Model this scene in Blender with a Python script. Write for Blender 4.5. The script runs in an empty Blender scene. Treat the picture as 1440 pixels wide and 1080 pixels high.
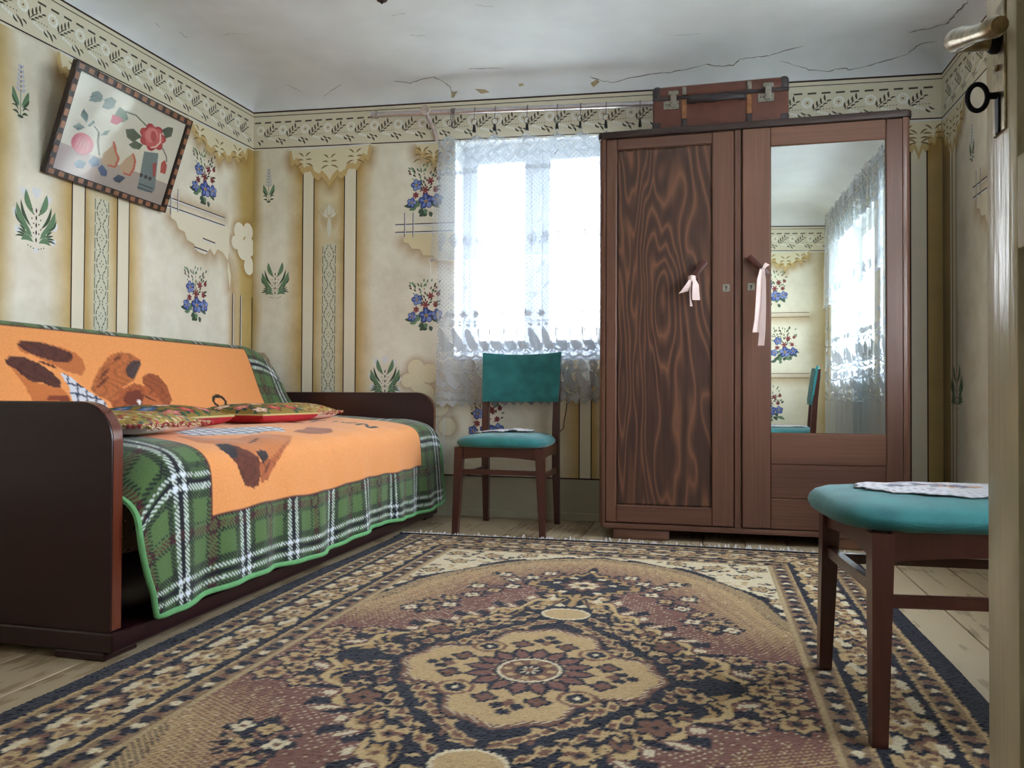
import bpy, bmesh, math, random
import numpy as np
from mathutils import Vector, Matrix

random.seed(7)
rng = np.random.default_rng(7)
sc = bpy.context.scene
col = sc.collection
PI = math.pi

# ------------------------------------------------------------------ camera
CAM_H = 0.68
yaw, pit, rol = math.radians(14.0), math.radians(0.8), math.radians(0.25)
fw = Vector((-math.sin(yaw) * math.cos(pit), math.cos(yaw) * math.cos(pit), math.sin(pit)))
rt = Vector((math.cos(yaw), math.sin(yaw), 0))
up = rt.cross(fw)
rt2 = math.cos(rol) * rt + math.sin(rol) * up
up2 = math.cos(rol) * up - math.sin(rol) * rt
cam = bpy.data.cameras.new('camera')
cam.sensor_width = 36
cam.lens = 36 * 1100 / 1440
cam.clip_start = 0.02
cam_o = bpy.data.objects.new('camera', cam)
M = Matrix((rt2, up2, -fw)).transposed().to_4x4()
M.translation = (0, 0, CAM_H)
cam_o.matrix_world = M
col.objects.link(cam_o)
sc.camera = cam_o

# ------------------------------------------------------------------ light
sc.view_settings.view_transform = 'Standard'
sc.view_settings.look = 'None'
sc.view_settings.gamma = 1
sc.view_settings.use_curve_mapping = False
sc.view_settings.exposure = 1.78
SKY = 6.0
wd = bpy.data.worlds.new('overcast_sky')
sc.world = wd
wd.use_nodes = True
nt = wd.node_tree
bg = nt.nodes['Background']
tc = nt.nodes.new('ShaderNodeTexCoord')
sep = nt.nodes.new('ShaderNodeSeparateXYZ')
nt.links.new(tc.outputs['Generated'], sep.inputs[0])
rp = nt.nodes.new('ShaderNodeValToRGB')
nt.links.new(sep.outputs['Z'], rp.inputs[0])
rp.color_ramp.elements[0].color = (0.92, 0.96, 1.0, 1)
rp.color_ramp.elements[1].color = (0.72, 0.85, 1.0, 1)
nt.links.new(rp.outputs[0], bg.inputs[0])
bg.inputs[1].default_value = SKY


def portal(name, loc, rot, sx, sy):
    l = bpy.data.lights.new(name, 'AREA')
    l.shape = 'RECTANGLE'
    l.size, l.size_y = sx, sy
    l.cycles.is_portal = True
    o = bpy.data.objects.new(name, l)
    o.location = loc
    o.rotation_euler = rot
    col.objects.link(o)


# room dimensions (metres): camera stands in the doorway of the front wall
XL, XR, YB, YF = -2.665, 1.114, 4.194, 0.13
WB = (-1.385, -0.50, 0.90, 2.13)      # back window opening  x0 x1 z0 z1
WR = (0.55, 1.85, 0.80, 2.08)         # right window opening y0 y1 z0 z1
WQ = (2.15, 3.40, 0.80, 2.08)         # added window, out of view behind the open door, to brighten the left wall
portal('daylight_portal_back', ((WB[0] + WB[1]) / 2, YB + 0.345, (WB[2] + WB[3]) / 2), (-PI / 2, 0, 0), WB[1] - WB[0], WB[3] - WB[2])
portal('daylight_portal_added', (XR + 0.345, (WQ[0] + WQ[1]) / 2, (WQ[2] + WQ[3]) / 2), (0, PI / 2, 0), WQ[3] - WQ[2], WQ[1] - WQ[0])  # portal of the added, unseen window
portal('daylight_portal_right', (XR + 0.345, (WR[0] + WR[1]) / 2, (WR[2] + WR[3]) / 2), (0, PI / 2, 0), WR[3] - WR[2], WR[1] - WR[0])


# ------------------------------------------------------------------ helpers
def lin1(c):
    c = c / 255.0
    return c / 12.92 if c <= 0.04045 else ((c + 0.055) / 1.055) ** 2.4


def S(r, g, b, a=1.0):
    return (lin1(r), lin1(g), lin1(b), a)


def tag(o, label=None, cat=None, group=None, kind=None):
    if label: o['label'] = label
    if cat: o['category'] = cat
    if group: o['group'] = group
    if kind: o['kind'] = kind
    return o


ORG = {}


def empty(name, loc, label, cat, group=None, rz=0):
    o = bpy.data.objects.new(name, None)
    o.empty_display_size = 0.05
    o.location = loc
    o.rotation_euler = (0, 0, rz)
    col.objects.link(o)
    ORG[o.name] = Vector(loc)
    tag(o, label, cat, group)
    return o


def link(name, me, mat=None, parent=None, world=True):
    o = bpy.data.objects.new(name, me)
    if mat is not None and len(me.materials) == 0:
        me.materials.append(mat)
    col.objects.link(o)
    if parent is not None:
        o.parent = parent
        og = ORG.get(parent.name, Vector((0, 0, 0)))
        ORG[o.name] = og
    else:
        ORG[o.name] = Vector((0, 0, 0))
    return o


class MB:
    """collects boxes, tubes, prisms and lathes into one mesh"""

    def __init__(self):
        self.v = []
        self.f = []

    def add(self, vs, fs):
        n = len(self.v)
        self.v += [tuple(p) for p in vs]
        self.f += [[i + n for i in q] for q in fs]
        return self

    def bm(self, b):
        b.verts.index_update()
        self.add([v.co[:] for v in b.verts], [[v.index for v in f.verts] for f in b.faces])
        b.free()
        return self

    def box(self, x0, x1, y0, y1, z0, z1, bev=0.0, seg=2, mat=None):
        b = bmesh.new()
        bmesh.ops.create_cube(b, size=1)
        for v in b.verts:
            v.co = Vector(((x0 + x1) / 2 + v.co.x * (x1 - x0), (y0 + y1) / 2 + v.co.y * (y1 - y0), (z0 + z1) / 2 + v.co.z * (z1 - z0)))
        if bev > 0:
            bmesh.ops.bevel(b, geom=b.edges[:], offset=bev, segments=seg, profile=0.5, affect='EDGES')
        if mat is not None:
            bmesh.ops.transform(b, matrix=mat, verts=b.verts[:])
        return self.bm(b)

    def tube(self, pts, r, n=10, closed=False, cap=True):
        pts = [Vector(p) for p in pts]
        m = len(pts)
        rs = r if isinstance(r, (list, tuple)) else [r] * m
        rings = []
        nrm = None
        for i, p in enumerate(pts):
            if closed:
                t = (pts[(i + 1) % m] - pts[i - 1]).normalized()
            else:
                t = (pts[min(i + 1, m - 1)] - pts[max(i - 1, 0)]).normalized()
            if nrm is None:
                a = Vector((0, 0, 1)) if abs(t.z) < 0.9 else Vector((1, 0, 0))
                nrm = (a - t * a.dot(t)).normalized()
            else:
                nrm = (nrm - t * nrm.dot(t)).normalized()
            bn = t.cross(nrm)
            rings.append([p + (nrm * math.cos(2 * PI * k / n) + bn * math.sin(2 * PI * k / n)) * rs[i] for k in range(n)])
        vs = [q for ring in rings for q in ring]
        fs = []
        for i in range(m if closed else m - 1):
            j = (i + 1) % m
            for k in range(n):
                fs.append([i * n + k, i * n + (k + 1) % n, j * n + (k + 1) % n, j * n + k])
        if cap and not closed:
            fs.append(list(range(n))[::-1])
            fs.append([(m - 1) * n + k for k in range(n)])
        return self.add(vs, fs)

    def prism(self, poly, axis, a, b, bev=0.0):
        """poly of 2d points extruded along axis (0 x: pts are y,z; 1 y: pts x,z; 2 z: pts x,y)"""
        def P(p, w):
            return [(w, p[0], p[1]), (p[0], w, p[1]), (p[0], p[1], w)][axis]
        bmh = bmesh.new()
        v0 = [bmh.verts.new(P(p, a)) for p in poly]
        v1 = [bmh.verts.new(P(p, b)) for p in poly]
        bmh.faces.new(v0)
        bmh.faces.new(v1[::-1])
        n = len(poly)
        for i in range(n):
            bmh.faces.new([v0[i], v1[i], v1[(i + 1) % n], v0[(i + 1) % n]])
        bmesh.ops.recalc_face_normals(bmh, faces=bmh.faces[:])
        if bev:
            es = [e for e in bmh.edges if len(e.link_faces) == 2 and e.calc_face_angle() > 1.2]
            bmesh.ops.bevel(bmh, geom=es, offset=bev, segments=2, profile=0.5, affect='EDGES')
        return self.bm(bmh)

    def lathe(self, prof, c, n=20, axis=2):
        vs, fs = [], []
        m = len(prof)
        for r, h in prof:
            for k in range(n):
                a = 2 * PI * k / n
                q = (r * math.cos(a), r * math.sin(a), h)
                q = [(q[2], q[0], q[1]), (q[0], q[2], q[1]), q][axis]
                vs.append((c[0] + q[0], c[1] + q[1], c[2] + q[2]))
        for i in range(m - 1):
            for k in range(n):
                fs.append([i * n + k, i * n + (k + 1) % n, (i + 1) * n + (k + 1) % n, (i + 1) * n + k])
        fs.append(list(range(n))[::-1])
        fs.append([(m - 1) * n + k for k in range(n)])
        return self.add(vs, fs)

    def build(self, name, mat, parent=None, smooth=None, xf=None):
        og = ORG.get(parent.name, Vector((0, 0, 0))) if parent is not None else Vector((0, 0, 0))
        me = bpy.data.meshes.new(name)
        vs = self.v if og.length == 0 else [(p[0] - og.x, p[1] - og.y, p[2] - og.z) for p in self.v]
        me.from_pydata(vs, [], self.f)
        b = bmesh.new()
        b.from_mesh(me)
        bmesh.ops.recalc_face_normals(b, faces=b.faces[:])
        b.to_mesh(me)
        b.free()
        if smooth:
            me.polygons.foreach_set('use_smooth', [True] * len(me.polygons))
            me.set_sharp_from_angle(angle=math.radians(smooth))
        return link(name, me, mat, parent)


def grid_mesh(name, P, colr=None, mat=None, parent=None, smooth=True, extra=None):
    """P (H,W,3) world points -> quad grid, colr (H,W,4) colour attribute 'Col'"""
    P = np.asarray(P, np.float64).copy()
    if parent is not None:
        og = ORG.get(parent.name, Vector((0, 0, 0)))
        P -= np.array(og[:])
    Hh, Ww = P.shape[:2]
    me = bpy.data.meshes.new(name)
    me.vertices.add(Hh * Ww)
    me.vertices.foreach_set('co', P.reshape(-1).astype(np.float32))
    idx = np.arange(Hh * Ww).reshape(Hh, Ww)
    q = np.stack([idx[:-1, :-1], idx[:-1, 1:], idx[1:, 1:], idx[1:, :-1]], -1).reshape(-1, 4)
    me.loops.add(q.size)
    me.loops.foreach_set('vertex_index', q.reshape(-1).astype(np.int32))
    me.polygons.add(len(q))
    me.polygons.foreach_set('loop_start', (np.arange(len(q)) * 4).astype(np.int32))
    me.polygons.foreach_set('use_smooth', np.full(len(q), smooth))
    if colr is not None:
        at = me.color_attributes.new('Col', 'FLOAT_COLOR', 'POINT')
        at.data.foreach_set('color', np.asarray(colr, np.float32).reshape(-1))
    me.update(calc_edges=True)
    me.validate()
    return link(name, me, mat, parent)


# ------------------------------------------------------------------ materials
class NT:
    def __init__(self, name):
        self.m = bpy.data.materials.new(name)
        self.m.use_nodes = True
        self.t = self.m.node_tree
        self.p = self.t.nodes['Principled BSDF']
        self.out = self.t.nodes['Material Output']

    def n(self, typ, ins=None, **kw):
        nd = self.t.nodes.new('ShaderNode' + typ)
        for k, v in kw.items():
            setattr(nd, k, v)
        for k, v in (ins or {}).items():
            if isinstance(v, bpy.types.NodeSocket):
                self.t.links.new(v, nd.inputs[k])
            else:
                nd.inputs[k].default_value = v
        return nd

    def l(self, a, b):
        self.t.links.new(a, b)

    def ramp(self, fac, stops, interp='LINEAR'):
        r = self.n('ValToRGB', {0: fac})
        cr = r.color_ramp
        cr.interpolation = interp
        while len(cr.elements) < len(stops):
            cr.elements.new(0.5)
        for e, (p, c) in zip(cr.elements, stops):
            e.position = p
            e.color = c
        return r.outputs[0]

    def coord(self, scale=(1, 1, 1), loc=(0, 0, 0), rot=(0, 0, 0), kind='Object'):
        t = self.n('TexCoord')
        mp = self.n('Mapping', {0: t.outputs[kind], 1: loc, 2: rot, 3: scale})
        return mp.outputs[0]

    def bump(self, h, strength=0.3, dist=0.002):
        b = self.n('Bump', {'Height': h, 'Strength': strength, 'Distance': dist})
        self.l(b.outputs[0], self.p.inputs['Normal'])


def plain(name, c, rough=0.5, metal=0.0, noise=0.0, nscale=30, bump=0.0, spec=0.5, coat=0.0):
    k = NT(name)
    k.p.inputs['Base Color'].default_value = c
    k.p.inputs['Roughness'].default_value = rough
    k.p.inputs['Metallic'].default_value = metal
    k.p.inputs['Specular IOR Level'].default_value = spec
    k.p.inputs['Coat Weight'].default_value = coat
    nz = k.n('TexNoise', {'Vector': k.coord(), 'Scale': nscale, 'Detail': 4.0}).outputs['Fac']
    if noise:
        a = tuple(x * (1 - noise) for x in c[:3]) + (1,)
        b = tuple(min(1, x * (1 + noise)) for x in c[:3]) + (1,)
        k.l(k.ramp(nz, [(0.3, a), (0.7, b)]), k.p.inputs['Base Color'])
    if bump:
        k.bump(nz, bump, 0.002)
    return k.m


def wood(name, dark, light, axis=2, scale=9.0, stretch=0.09, rough=0.35, contrast=(0.35, 0.7), coat=0.25, ring=0.0, loc=(0, 0, 0), distort=3.0):
    k = NT(name)
    s = [1, 1, 1]
    s[axis] = stretch
    v = k.coord(tuple(s), loc)
    big = k.n('TexNoise', {'Vector': v, 'Scale': scale * 0.35, 'Detail': 3.0, 'Distortion': 0.6}).outputs['Fac']
    fine = k.n('TexNoise', {'Vector': k.coord(tuple(0.35 if i == axis and False else s[i] * (0.35 if i == axis else 1) for i in range(3)), loc), 'Scale': scale * 9, 'Detail': 5.0}).outputs['Fac']
    mixv = k.n('Math', {0: big, 1: 1.0 if ring else 0.65}, operation='MULTIPLY').outputs[0]
    if ring:
        w = k.n('Math', {0: big, 1: ring}, operation='MULTIPLY').outputs[0]
        fr = k.n('Math', {0: w, 1: 1.0}, operation='PINGPONG').outputs[0]
        mixv = k.n('Math', {0: fr, 1: 3.0}, operation='POWER').outputs[0]
        mixv = k.n('Math', {0: mixv, 1: 0.6}, operation='MULTIPLY').outputs[0]
        mixv = k.n('Math', {0: mixv, 1: 0.2}, operation='ADD').outputs[0]
    f2 = k.n('Math', {0: fine, 1: 0.35}, operation='MULTIPLY').outputs[0]
    tot = k.n('Math', {0: mixv, 1: f2}, operation='ADD').outputs[0]
    k.l(k.ramp(tot, [(contrast[0], dark), (contrast[1], light)]), k.p.inputs['Base Color'])
    k.p.inputs['Roughness'].default_value = rough
    k.p.inputs['Coat Weight'].default_value = coat
    k.p.inputs['Coat Roughness'].default_value = 0.25
    k.bump(fine, 0.12, 0.001)
    return k.m


def attr_mat(name, rough=0.9, bump=0.0, bscale=300, sheen=0.0, alpha=False, spec=0.3, var=0.0):
    k = NT(name)
    a = k.n('Attribute', attribute_name='Col', attribute_type='GEOMETRY')
    c = a.outputs['Color']
    nz = k.n('TexNoise', {'Vector': k.coord(), 'Scale': bscale, 'Detail': 3.0}).outputs['Fac']
    if var:
        g = k.ramp(nz, [(0.3, (1 - var,) * 3 + (1,)), (0.7, (1 + var,) * 3 + (1,))])
        c = k.n('MixRGB', {0: 1.0, 1: c, 2: g}, blend_type='MULTIPLY').outputs[0]
    k.l(c, k.p.inputs['Base Color'])
    k.p.inputs['Roughness'].default_value = rough
    k.p.inputs['Specular IOR Level'].default_value = spec
    k.p.inputs['Sheen Weight'].default_value = sheen
    if bump:
        k.bump(nz, bump, 0.003)
    if alpha:
        tr = k.n('BsdfTransparent')
        mx = k.n('MixShader', {0: a.outputs['Alpha'], 1: tr.outputs[0], 2: k.p.outputs[0]})
        k.l(mx.outputs[0], k.out.inputs[0])
    return k.m


CREAM = (247, 242, 226)
OCHRE = (204, 172, 112)
LINE = S(66, 48, 42)
STRIP = S(240, 232, 210)


def wall_mat(name, axis, s0, s1, stops):
    """distemper painted wall: colour along the wall from a ramp of sprayed ochre bands, hand-worn by noise"""
    k = NT(name)
    t = k.n('TexCoord')
    wob = k.n('TexNoise', {'Vector': t.outputs['Object'], 'Scale': 2.2, 'Detail': 4.0}).outputs['Fac']
    sp = k.n('SeparateXYZ', {0: t.outputs['Object']})
    w2 = k.n('MapRange', {0: wob, 1: 0.3, 2: 0.7, 3: -0.018, 4: 0.018}).outputs[0]
    s = k.n('Math', {0: sp.outputs[axis], 1: w2}, operation='ADD').outputs[0]
    fac = k.n('MapRange', {0: s, 1: s0, 2: s1, 3: 0.0, 4: 1.0}).outputs[0]
    c = k.ramp(fac, [((p - s0) / (s1 - s0), S(*q)) for p, q in stops])
    blot = k.n('TexNoise', {'Vector': t.outputs['Object'], 'Scale': 5.0, 'Detail': 8.0, 'Roughness': 0.65}).outputs['Fac']
    at = k.n('Attribute', attribute_name='Col', attribute_type='GEOMETRY')
    c = k.n('MixRGB', {0: at.outputs['Fac'], 1: c, 2: S(182, 140, 70)}, blend_type='MIX').outputs[0]
    g = k.ramp(blot, [(0.3, (0.86, 0.84, 0.80, 1)), (0.62, (1.02, 1.02, 1.03, 1))])
    c2 = k.n('MixRGB', {0: 1.0, 1: c, 2: g}, blend_type='MULTIPLY').outputs[0]
    k.l(c2, k.p.inputs['Base Color'])
    k.p.inputs['Roughness'].default_value = 0.85
    k.p.inputs['Specular IOR Level'].default_value = 0.25
    lump = k.n('TexNoise', {'Vector': t.outputs['Object'], 'Scale': 9.0, 'Detail': 9.0, 'Roughness': 0.6}).outputs['Fac']
    k.bump(lump, 0.5, 0.012)
    return k.m


def pil_stops(p):
    c, o = CREAM, OCHRE
    li = (226, 212, 174)
    return [(p - 0.13, c), (p - 0.03, (218, 192, 138)), (p, o), (p + 0.075, o), (p + 0.115, li), (p + 0.17, (230, 220, 190)), (p + 0.225, li), (p + 0.268, o), (p + 0.344, o), (p + 0.375, (220, 194, 140)), (p + 0.46, c)]


PIL_B = [-2.33, -0.67, 0.985]
PIL_L = [1.15, 2.81]
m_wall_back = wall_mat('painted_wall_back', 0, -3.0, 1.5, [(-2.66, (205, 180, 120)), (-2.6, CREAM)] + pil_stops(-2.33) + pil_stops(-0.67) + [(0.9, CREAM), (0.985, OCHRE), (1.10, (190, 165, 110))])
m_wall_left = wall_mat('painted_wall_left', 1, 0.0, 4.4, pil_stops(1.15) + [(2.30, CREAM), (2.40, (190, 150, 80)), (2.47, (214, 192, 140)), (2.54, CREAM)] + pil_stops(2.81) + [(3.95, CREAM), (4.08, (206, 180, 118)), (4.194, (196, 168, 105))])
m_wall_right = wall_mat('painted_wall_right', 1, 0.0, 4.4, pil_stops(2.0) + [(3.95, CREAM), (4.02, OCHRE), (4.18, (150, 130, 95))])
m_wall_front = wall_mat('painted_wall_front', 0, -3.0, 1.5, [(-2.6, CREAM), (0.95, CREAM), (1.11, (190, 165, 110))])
m_white = plain('white_distemper', S(236, 238, 242), 0.9, noise=0.05, nscale=4, bump=0.3, spec=0.2)
m_hall = plain('hall_plaster', S(190, 180, 160), 0.9, noise=0.05, nscale=6)
m_dado = plain('grey_green_dado', S(176, 172, 150), 0.6, noise=0.10, nscale=9, bump=0.2)
m_decal = attr_mat('stencil_paint', 0.85, spec=0.2)
m_bounce_yard = plain('pale_bounce_yard', S(196, 200, 188), 0.95, noise=0.15, nscale=1.5)  # unseen yard kept pale so daylight bounces up to the ceiling
m_frame_paint = plain('white_window_paint', S(228, 232, 238), 0.35, noise=0.04, nscale=12)
m_mahog = wood('mahogany_veneer', S(32, 8, 15), S(48, 16, 21), 0, 7, 0.12, 0.3, (0.3, 0.75), 0.2)
m_mahog_edge = wood('mahogany_edge', S(78, 30, 22), S(128, 62, 38), 2, 30, 0.06, 0.25, (0.3, 0.75), 0.5)
m_chair = wood('chair_beech', S(56, 24, 20), S(88, 42, 34), 2, 16, 0.08, 0.3, (0.3, 0.75), 0.35)
m_ward_v = wood('wardrobe_wood_upright', S(76, 49, 41), S(120, 82, 65), 2, 12, 0.07, 0.38, (0.32, 0.72), 0.2)
m_ward_h = wood('wardrobe_wood_lying', S(80, 51, 42), S(126, 86, 66), 0, 12, 0.07, 0.38, (0.32, 0.72), 0.2)
m_ward_panel = wood('wardrobe_figured_panel', S(62, 40, 34), S(116, 78, 57), 2, 6.0, 0.17, 0.42, (0.34, 0.92), 0.12, ring=58.0, loc=(3.1, 0, 0.7))
m_ward_top = wood('wardrobe_dark_top', S(40, 26, 24), S(62, 40, 34), 0, 12, 0.07, 0.5, (0.3, 0.7), 0.1)
m_mirror = plain('mirror_silver', (0.86, 0.89, 0.86, 1), 0.012, 1.0)
m_metal = plain('worn_nickel', S(150, 144, 134), 0.4, 0.9, noise=0.25, nscale=120)
m_brass = plain('old_brass', S(150, 134, 104), 0.3, 0.9, noise=0.45, nscale=90)
m_iron = plain('black_iron', S(30, 30, 38), 0.5, 0.6, noise=0.3, nscale=80)
m_blackplastic = plain('black_plastic', S(22, 22, 24), 0.4)
m_ribbon = plain('pale_pink_ribbon', S(232, 208, 204), 0.6, noise=0.05, nscale=40)
m_fiber = plain('brown_vulcan_fibre', S(96, 54, 42), 0.5, noise=0.16, nscale=22, bump=0.1)
m_fiber_dark = plain('dark_corner_leather', S(52, 42, 46), 0.5, noise=0.2, nscale=40)
m_slat = plain('suitcase_slat_wood', S(140, 92, 58), 0.5, noise=0.3, nscale=60)
m_door_paint = None


def window_glass():
    k = NT('window_glass')
    tr = k.n('BsdfTransparent')
    gl = k.n('BsdfGlossy', {'Roughness': 0.02})
    mx = k.n('MixShader', {0: 0.06, 1: tr.outputs[0], 2: gl.outputs[0]})
    k.l(mx.outputs[0], k.out.inputs[0])
    return k.m


m_glass = window_glass()


def teal():
    k = NT('teal_weave')
    v = k.coord((1, 1, 1))
    w1 = k.n('TexWave', {'Vector': v, 'Scale': 130.0, 'Distortion': 1.0}, bands_direction='X').outputs['Fac']
    w2 = k.n('TexWave', {'Vector': v, 'Scale': 130.0, 'Distortion': 1.0}, bands_direction='Y').outputs['Fac']
    a = k.n('Math', {0: w1, 1: w2}, operation='MULTIPLY').outputs[0]
    nz = k.n('TexNoise', {'Vector': v, 'Scale': 14.0, 'Detail': 3.0}).outputs['Fac']
    c = k.ramp(nz, [(0.3, S(24, 102, 108)), (0.7, S(42, 132, 132))])
    k.l(c, k.p.inputs['Base Color'])
    k.p.inputs['Roughness'].default_value = 0.8
    k.p.inputs['Sheen Weight'].default_value = 0.3
    k.bump(a, 0.35, 0.002)
    return k.m


m_teal = teal()


def floor_mat():
    k = NT('old_floorboards')
    oi = k.n('ObjectInfo')
    v = k.coord((1, 0.07, 1))
    n1 = k.n('TexNoise', {'Vector': v, 'Scale': 38.0, 'Detail': 5.0}).outputs['Fac']
    n2 = k.n('TexNoise', {'Vector': k.coord(), 'Scale': 7.0, 'Detail': 5.0}).outputs['Fac']
    a = k.n('Math', {0: n1, 1: n2}, operation='ADD').outputs[0]
    b = k.n('Math', {0: oi.outputs['Random'], 1: 0.25}, operation='MULTIPLY').outputs[0]
    t = k.n('Math', {0: a, 1: b}, operation='ADD').outputs[0]
    k.l(k.ramp(t, [(0.75, S(132, 112, 88)), (1.0, S(164, 142, 112)), (1.25, S(184, 164, 134))]), k.p.inputs['Base Color'])
    k.p.inputs['Roughness'].default_value = 0.55
    k.bump(n1, 0.2, 0.002)
    return k.m


m_floor = floor_mat()
m_subfloor = plain('dark_joint', S(40, 32, 26), 0.9)


# ------------------------------------------------------------------ decals: stencilled paint on walls
SPRAY = {'back': [], 'left': [], 'right': [], 'front': []}


class Decal:
    def __init__(self, wall):
        self.wall = wall
        self.v, self.f, self.c = [], [], []
        self.layer = 0
        self.base = 0.0

    def W(self, s, z, off):
        w = self.wall
        if w == 'back': return (s, YB - off, z)
        if w == 'left': return (XL + off, s, z)
        if w == 'right': return (XR - off, s, z)
        return (s, YF + off, z)

    def poly(self, pts, c, lay=None):
        off = 0.0008 + self.base + 0.00035 * (self.layer if lay is None else lay) + 0.000003 * (len(self.f) % 100)
        n = len(self.v)
        cs = c if isinstance(c, list) else [c] * len(pts)
        for p, q in zip(pts, cs):
            self.v.append(self.W(p[0], p[1], off))
            self.c.append(q)
        self.f.append(list(range(n, n + len(pts))))

    def seg(self, a, b, w, c, lay=None):
        dx, dz = b[0] - a[0], b[1] - a[1]
        L = math.hypot(dx, dz) or 1
        nx, nz = -dz / L * w / 2, dx / L * w / 2
        self.poly([(a[0] + nx, a[1] + nz), (b[0] + nx, b[1] + nz), (b[0] - nx, b[1] - nz), (a[0] - nx, a[1] - nz)], c, lay)

    def line(self, pts, w, c, lay=None):
        for a, b in zip(pts[:-1], pts[1:]):
            self.seg(a, b, w, c, lay)

    def disc(self, x, z, r, c, n=8, rz=None, lay=None, ph=0):
        self.poly([(x + r * math.cos(2 * PI * k / n + ph), z + (rz or r) * math.sin(2 * PI * k / n + ph)) for k in range(n)], c, lay)

    def leaf(self, a, b, w, c, bend=0.0, lay=None, n=6):
        dx, dz = b[0] - a[0], b[1] - a[1]
        L = math.hypot(dx, dz) or 1
        nx, nz = -dz / L, dx / L
        A, B = [], []
        for i in range(n + 1):
            t = i / n
            h = w / 2 * math.sin(PI * t) ** 0.8 if 0 < t < 1 else 0
            m = bend * L * math.sin(PI * t)
            px, pz = a[0] + dx * t + nx * m, a[1] + dz * t + nz * m
            A.append((px + nx * h, pz + nz * h))
            if 0 < i < n:
                B.append((px - nx * h, pz - nz * h))
        self.poly(A + B[::-1], c, lay)

    def soft(self, pts, wid, c=None, a0=0.75, lay=None, side=1):
        """sprayed edge: registered here, laid into the colour of the plaster face of this wall"""
        SPRAY[self.wall].append((list(pts), wid, a0))

    def build(self, name, parent):
        me = bpy.data.meshes.new(name)
        me.from_pydata(self.v, [], self.f)
        at = me.color_attributes.new('Col', 'FLOAT_COLOR', 'POINT')
        at.data.foreach_set('color', np.array(self.c, np.float32).reshape(-1))
        return link(name, me, m_decal, parent)


GRN, DGRN, OLV = S(116, 148, 116), S(80, 100, 80), S(88, 88, 70)
WHT = S(236, 238, 240)
LILAC = S(206, 208, 220)
BLU, DBL, LBL = S(84, 104, 176), S(52, 56, 112), S(142, 160, 214)
RED, YEL = S(128, 62, 66), S(190, 140, 60)
OC = S(172, 134, 66)
PALE = S(238, 228, 198)


def lily(wall, par, s, z, k=1.0, white=True):
    D = Decal(wall)
    f = lambda a, b: (s + a * k, z + b * k)
    if white:
        for a, b, r in ((0, 0.115, 0.022), (-0.055, 0.105, 0.018), (0.055, 0.10, 0.016), (-0.085, 0.02, 0.02), (0.085, 0.0, 0.018), (-0.08, -0.04, 0.016), (0.08, -0.06, 0.016), (0, -0.105, 0.012)):
            for d in (-0.6, 0, 0.6):
                D.leaf(f(a, b - r), f(a + d * r * 1.3, b + r), r * 0.9 * k, WHT, lay=0)
    for sg in (-1, 1):
        D.leaf(f(0.012 * sg, 0.03), f(0.048 * sg, 0.118), 0.026 * k, GRN, -0.10 * sg, 1)
        D.leaf(f(0.02 * sg, -0.045), f(0.088 * sg, 0.06), 0.028 * k, GRN, -0.12 * sg, 1)
        D.leaf(f(0.022 * sg, -0.02), f(0.07 * sg, 0.075), 0.014 * k, DGRN, -0.1 * sg, 1)
        D.leaf(f(0.05 * sg, -0.02), f(0.094 * sg, 0.035), 0.008 * k, DGRN, -0.2 * sg, 1)
        for i in range(4):
            D.leaf(f(0.045 * sg, -0.05 - 0.004 * i), f((0.075 + 0.006 * i) * sg, -0.02 - 0.015 * i), 0.008 * k, DGRN, 0.1 * sg, 1)
        D.leaf(f(0.015 * sg, -0.06), f(0.062 * sg, -0.05), 0.014 * k, GRN, 0.25 * sg, 1)
        D.leaf(f(0.012 * sg, -0.075), f(0.068 * sg, -0.075), 0.022 * k, GRN, 0.25 * sg, 1)
        for i in range(6):
            D.disc(*f((0.012 + 0.008 * (i % 2)) * sg, -0.04 + 0.018 * i), 0.0032 * k, S(110, 60, 50), 6, lay=1)
        for i in range(3):
            D.disc(*f((0.012 + 0.012 * i) * sg, -0.098 + 0.004 * i), 0.0028 * k, DGRN, 6, lay=1)
    for i in range(5):
        D.leaf(f(0, -0.075 + 0.028 * i), f(0, -0.055 + 0.028 * i), 0.007 * k, S(58, 52, 48), lay=1)
    return D.build('painted_lily', par)


def stem_flower(wall, par, s, z, k=1.0):
    D = Decal(wall)
    f = lambda a, b: (s + a * k, z + b * k)
    for i in range(6):
        w = 0.022 - 0.0025 * i
        for sg in (-1, 1):
            D.leaf(f(0.003 * sg, 0.0 + 0.018 * i), f(w * sg, 0.014 + 0.018 * i), 0.013 * k, LILAC, lay=0)
        D.leaf(f(0, -0.005 + 0.018 * i), f(0, 0.009 + 0.018 * i), 0.004 * k, OLV, lay=1)
    D.seg(f(0, -0.09), f(0, 0.0), 0.003 * k, GRN, 1)
    for sg in (-1, 1):
        D.leaf(f(0.004 * sg, -0.055), f(0.036 * sg, 0.01), 0.020 * k, GRN, -0.08 * sg, 1)
        D.leaf(f(0.006 * sg, -0.06), f(0.040 * sg, -0.02), 0.010 * k, DGRN, -0.1 * sg, 1)
        D.leaf(f(0.008 * sg, -0.075), f(0.042 * sg, -0.062), 0.008 * k, DGRN, 0.3 * sg, 1)
        D.leaf(f(0.006 * sg, -0.09), f(0.036 * sg, -0.082), 0.010 * k, DGRN, 0.2 * sg, 1)
    D.leaf(f(-0.015, -0.095), f(0.015, -0.095), 0.012 * k, DGRN, lay=1)
    return D.build('painted_hyacinth', par)


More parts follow.
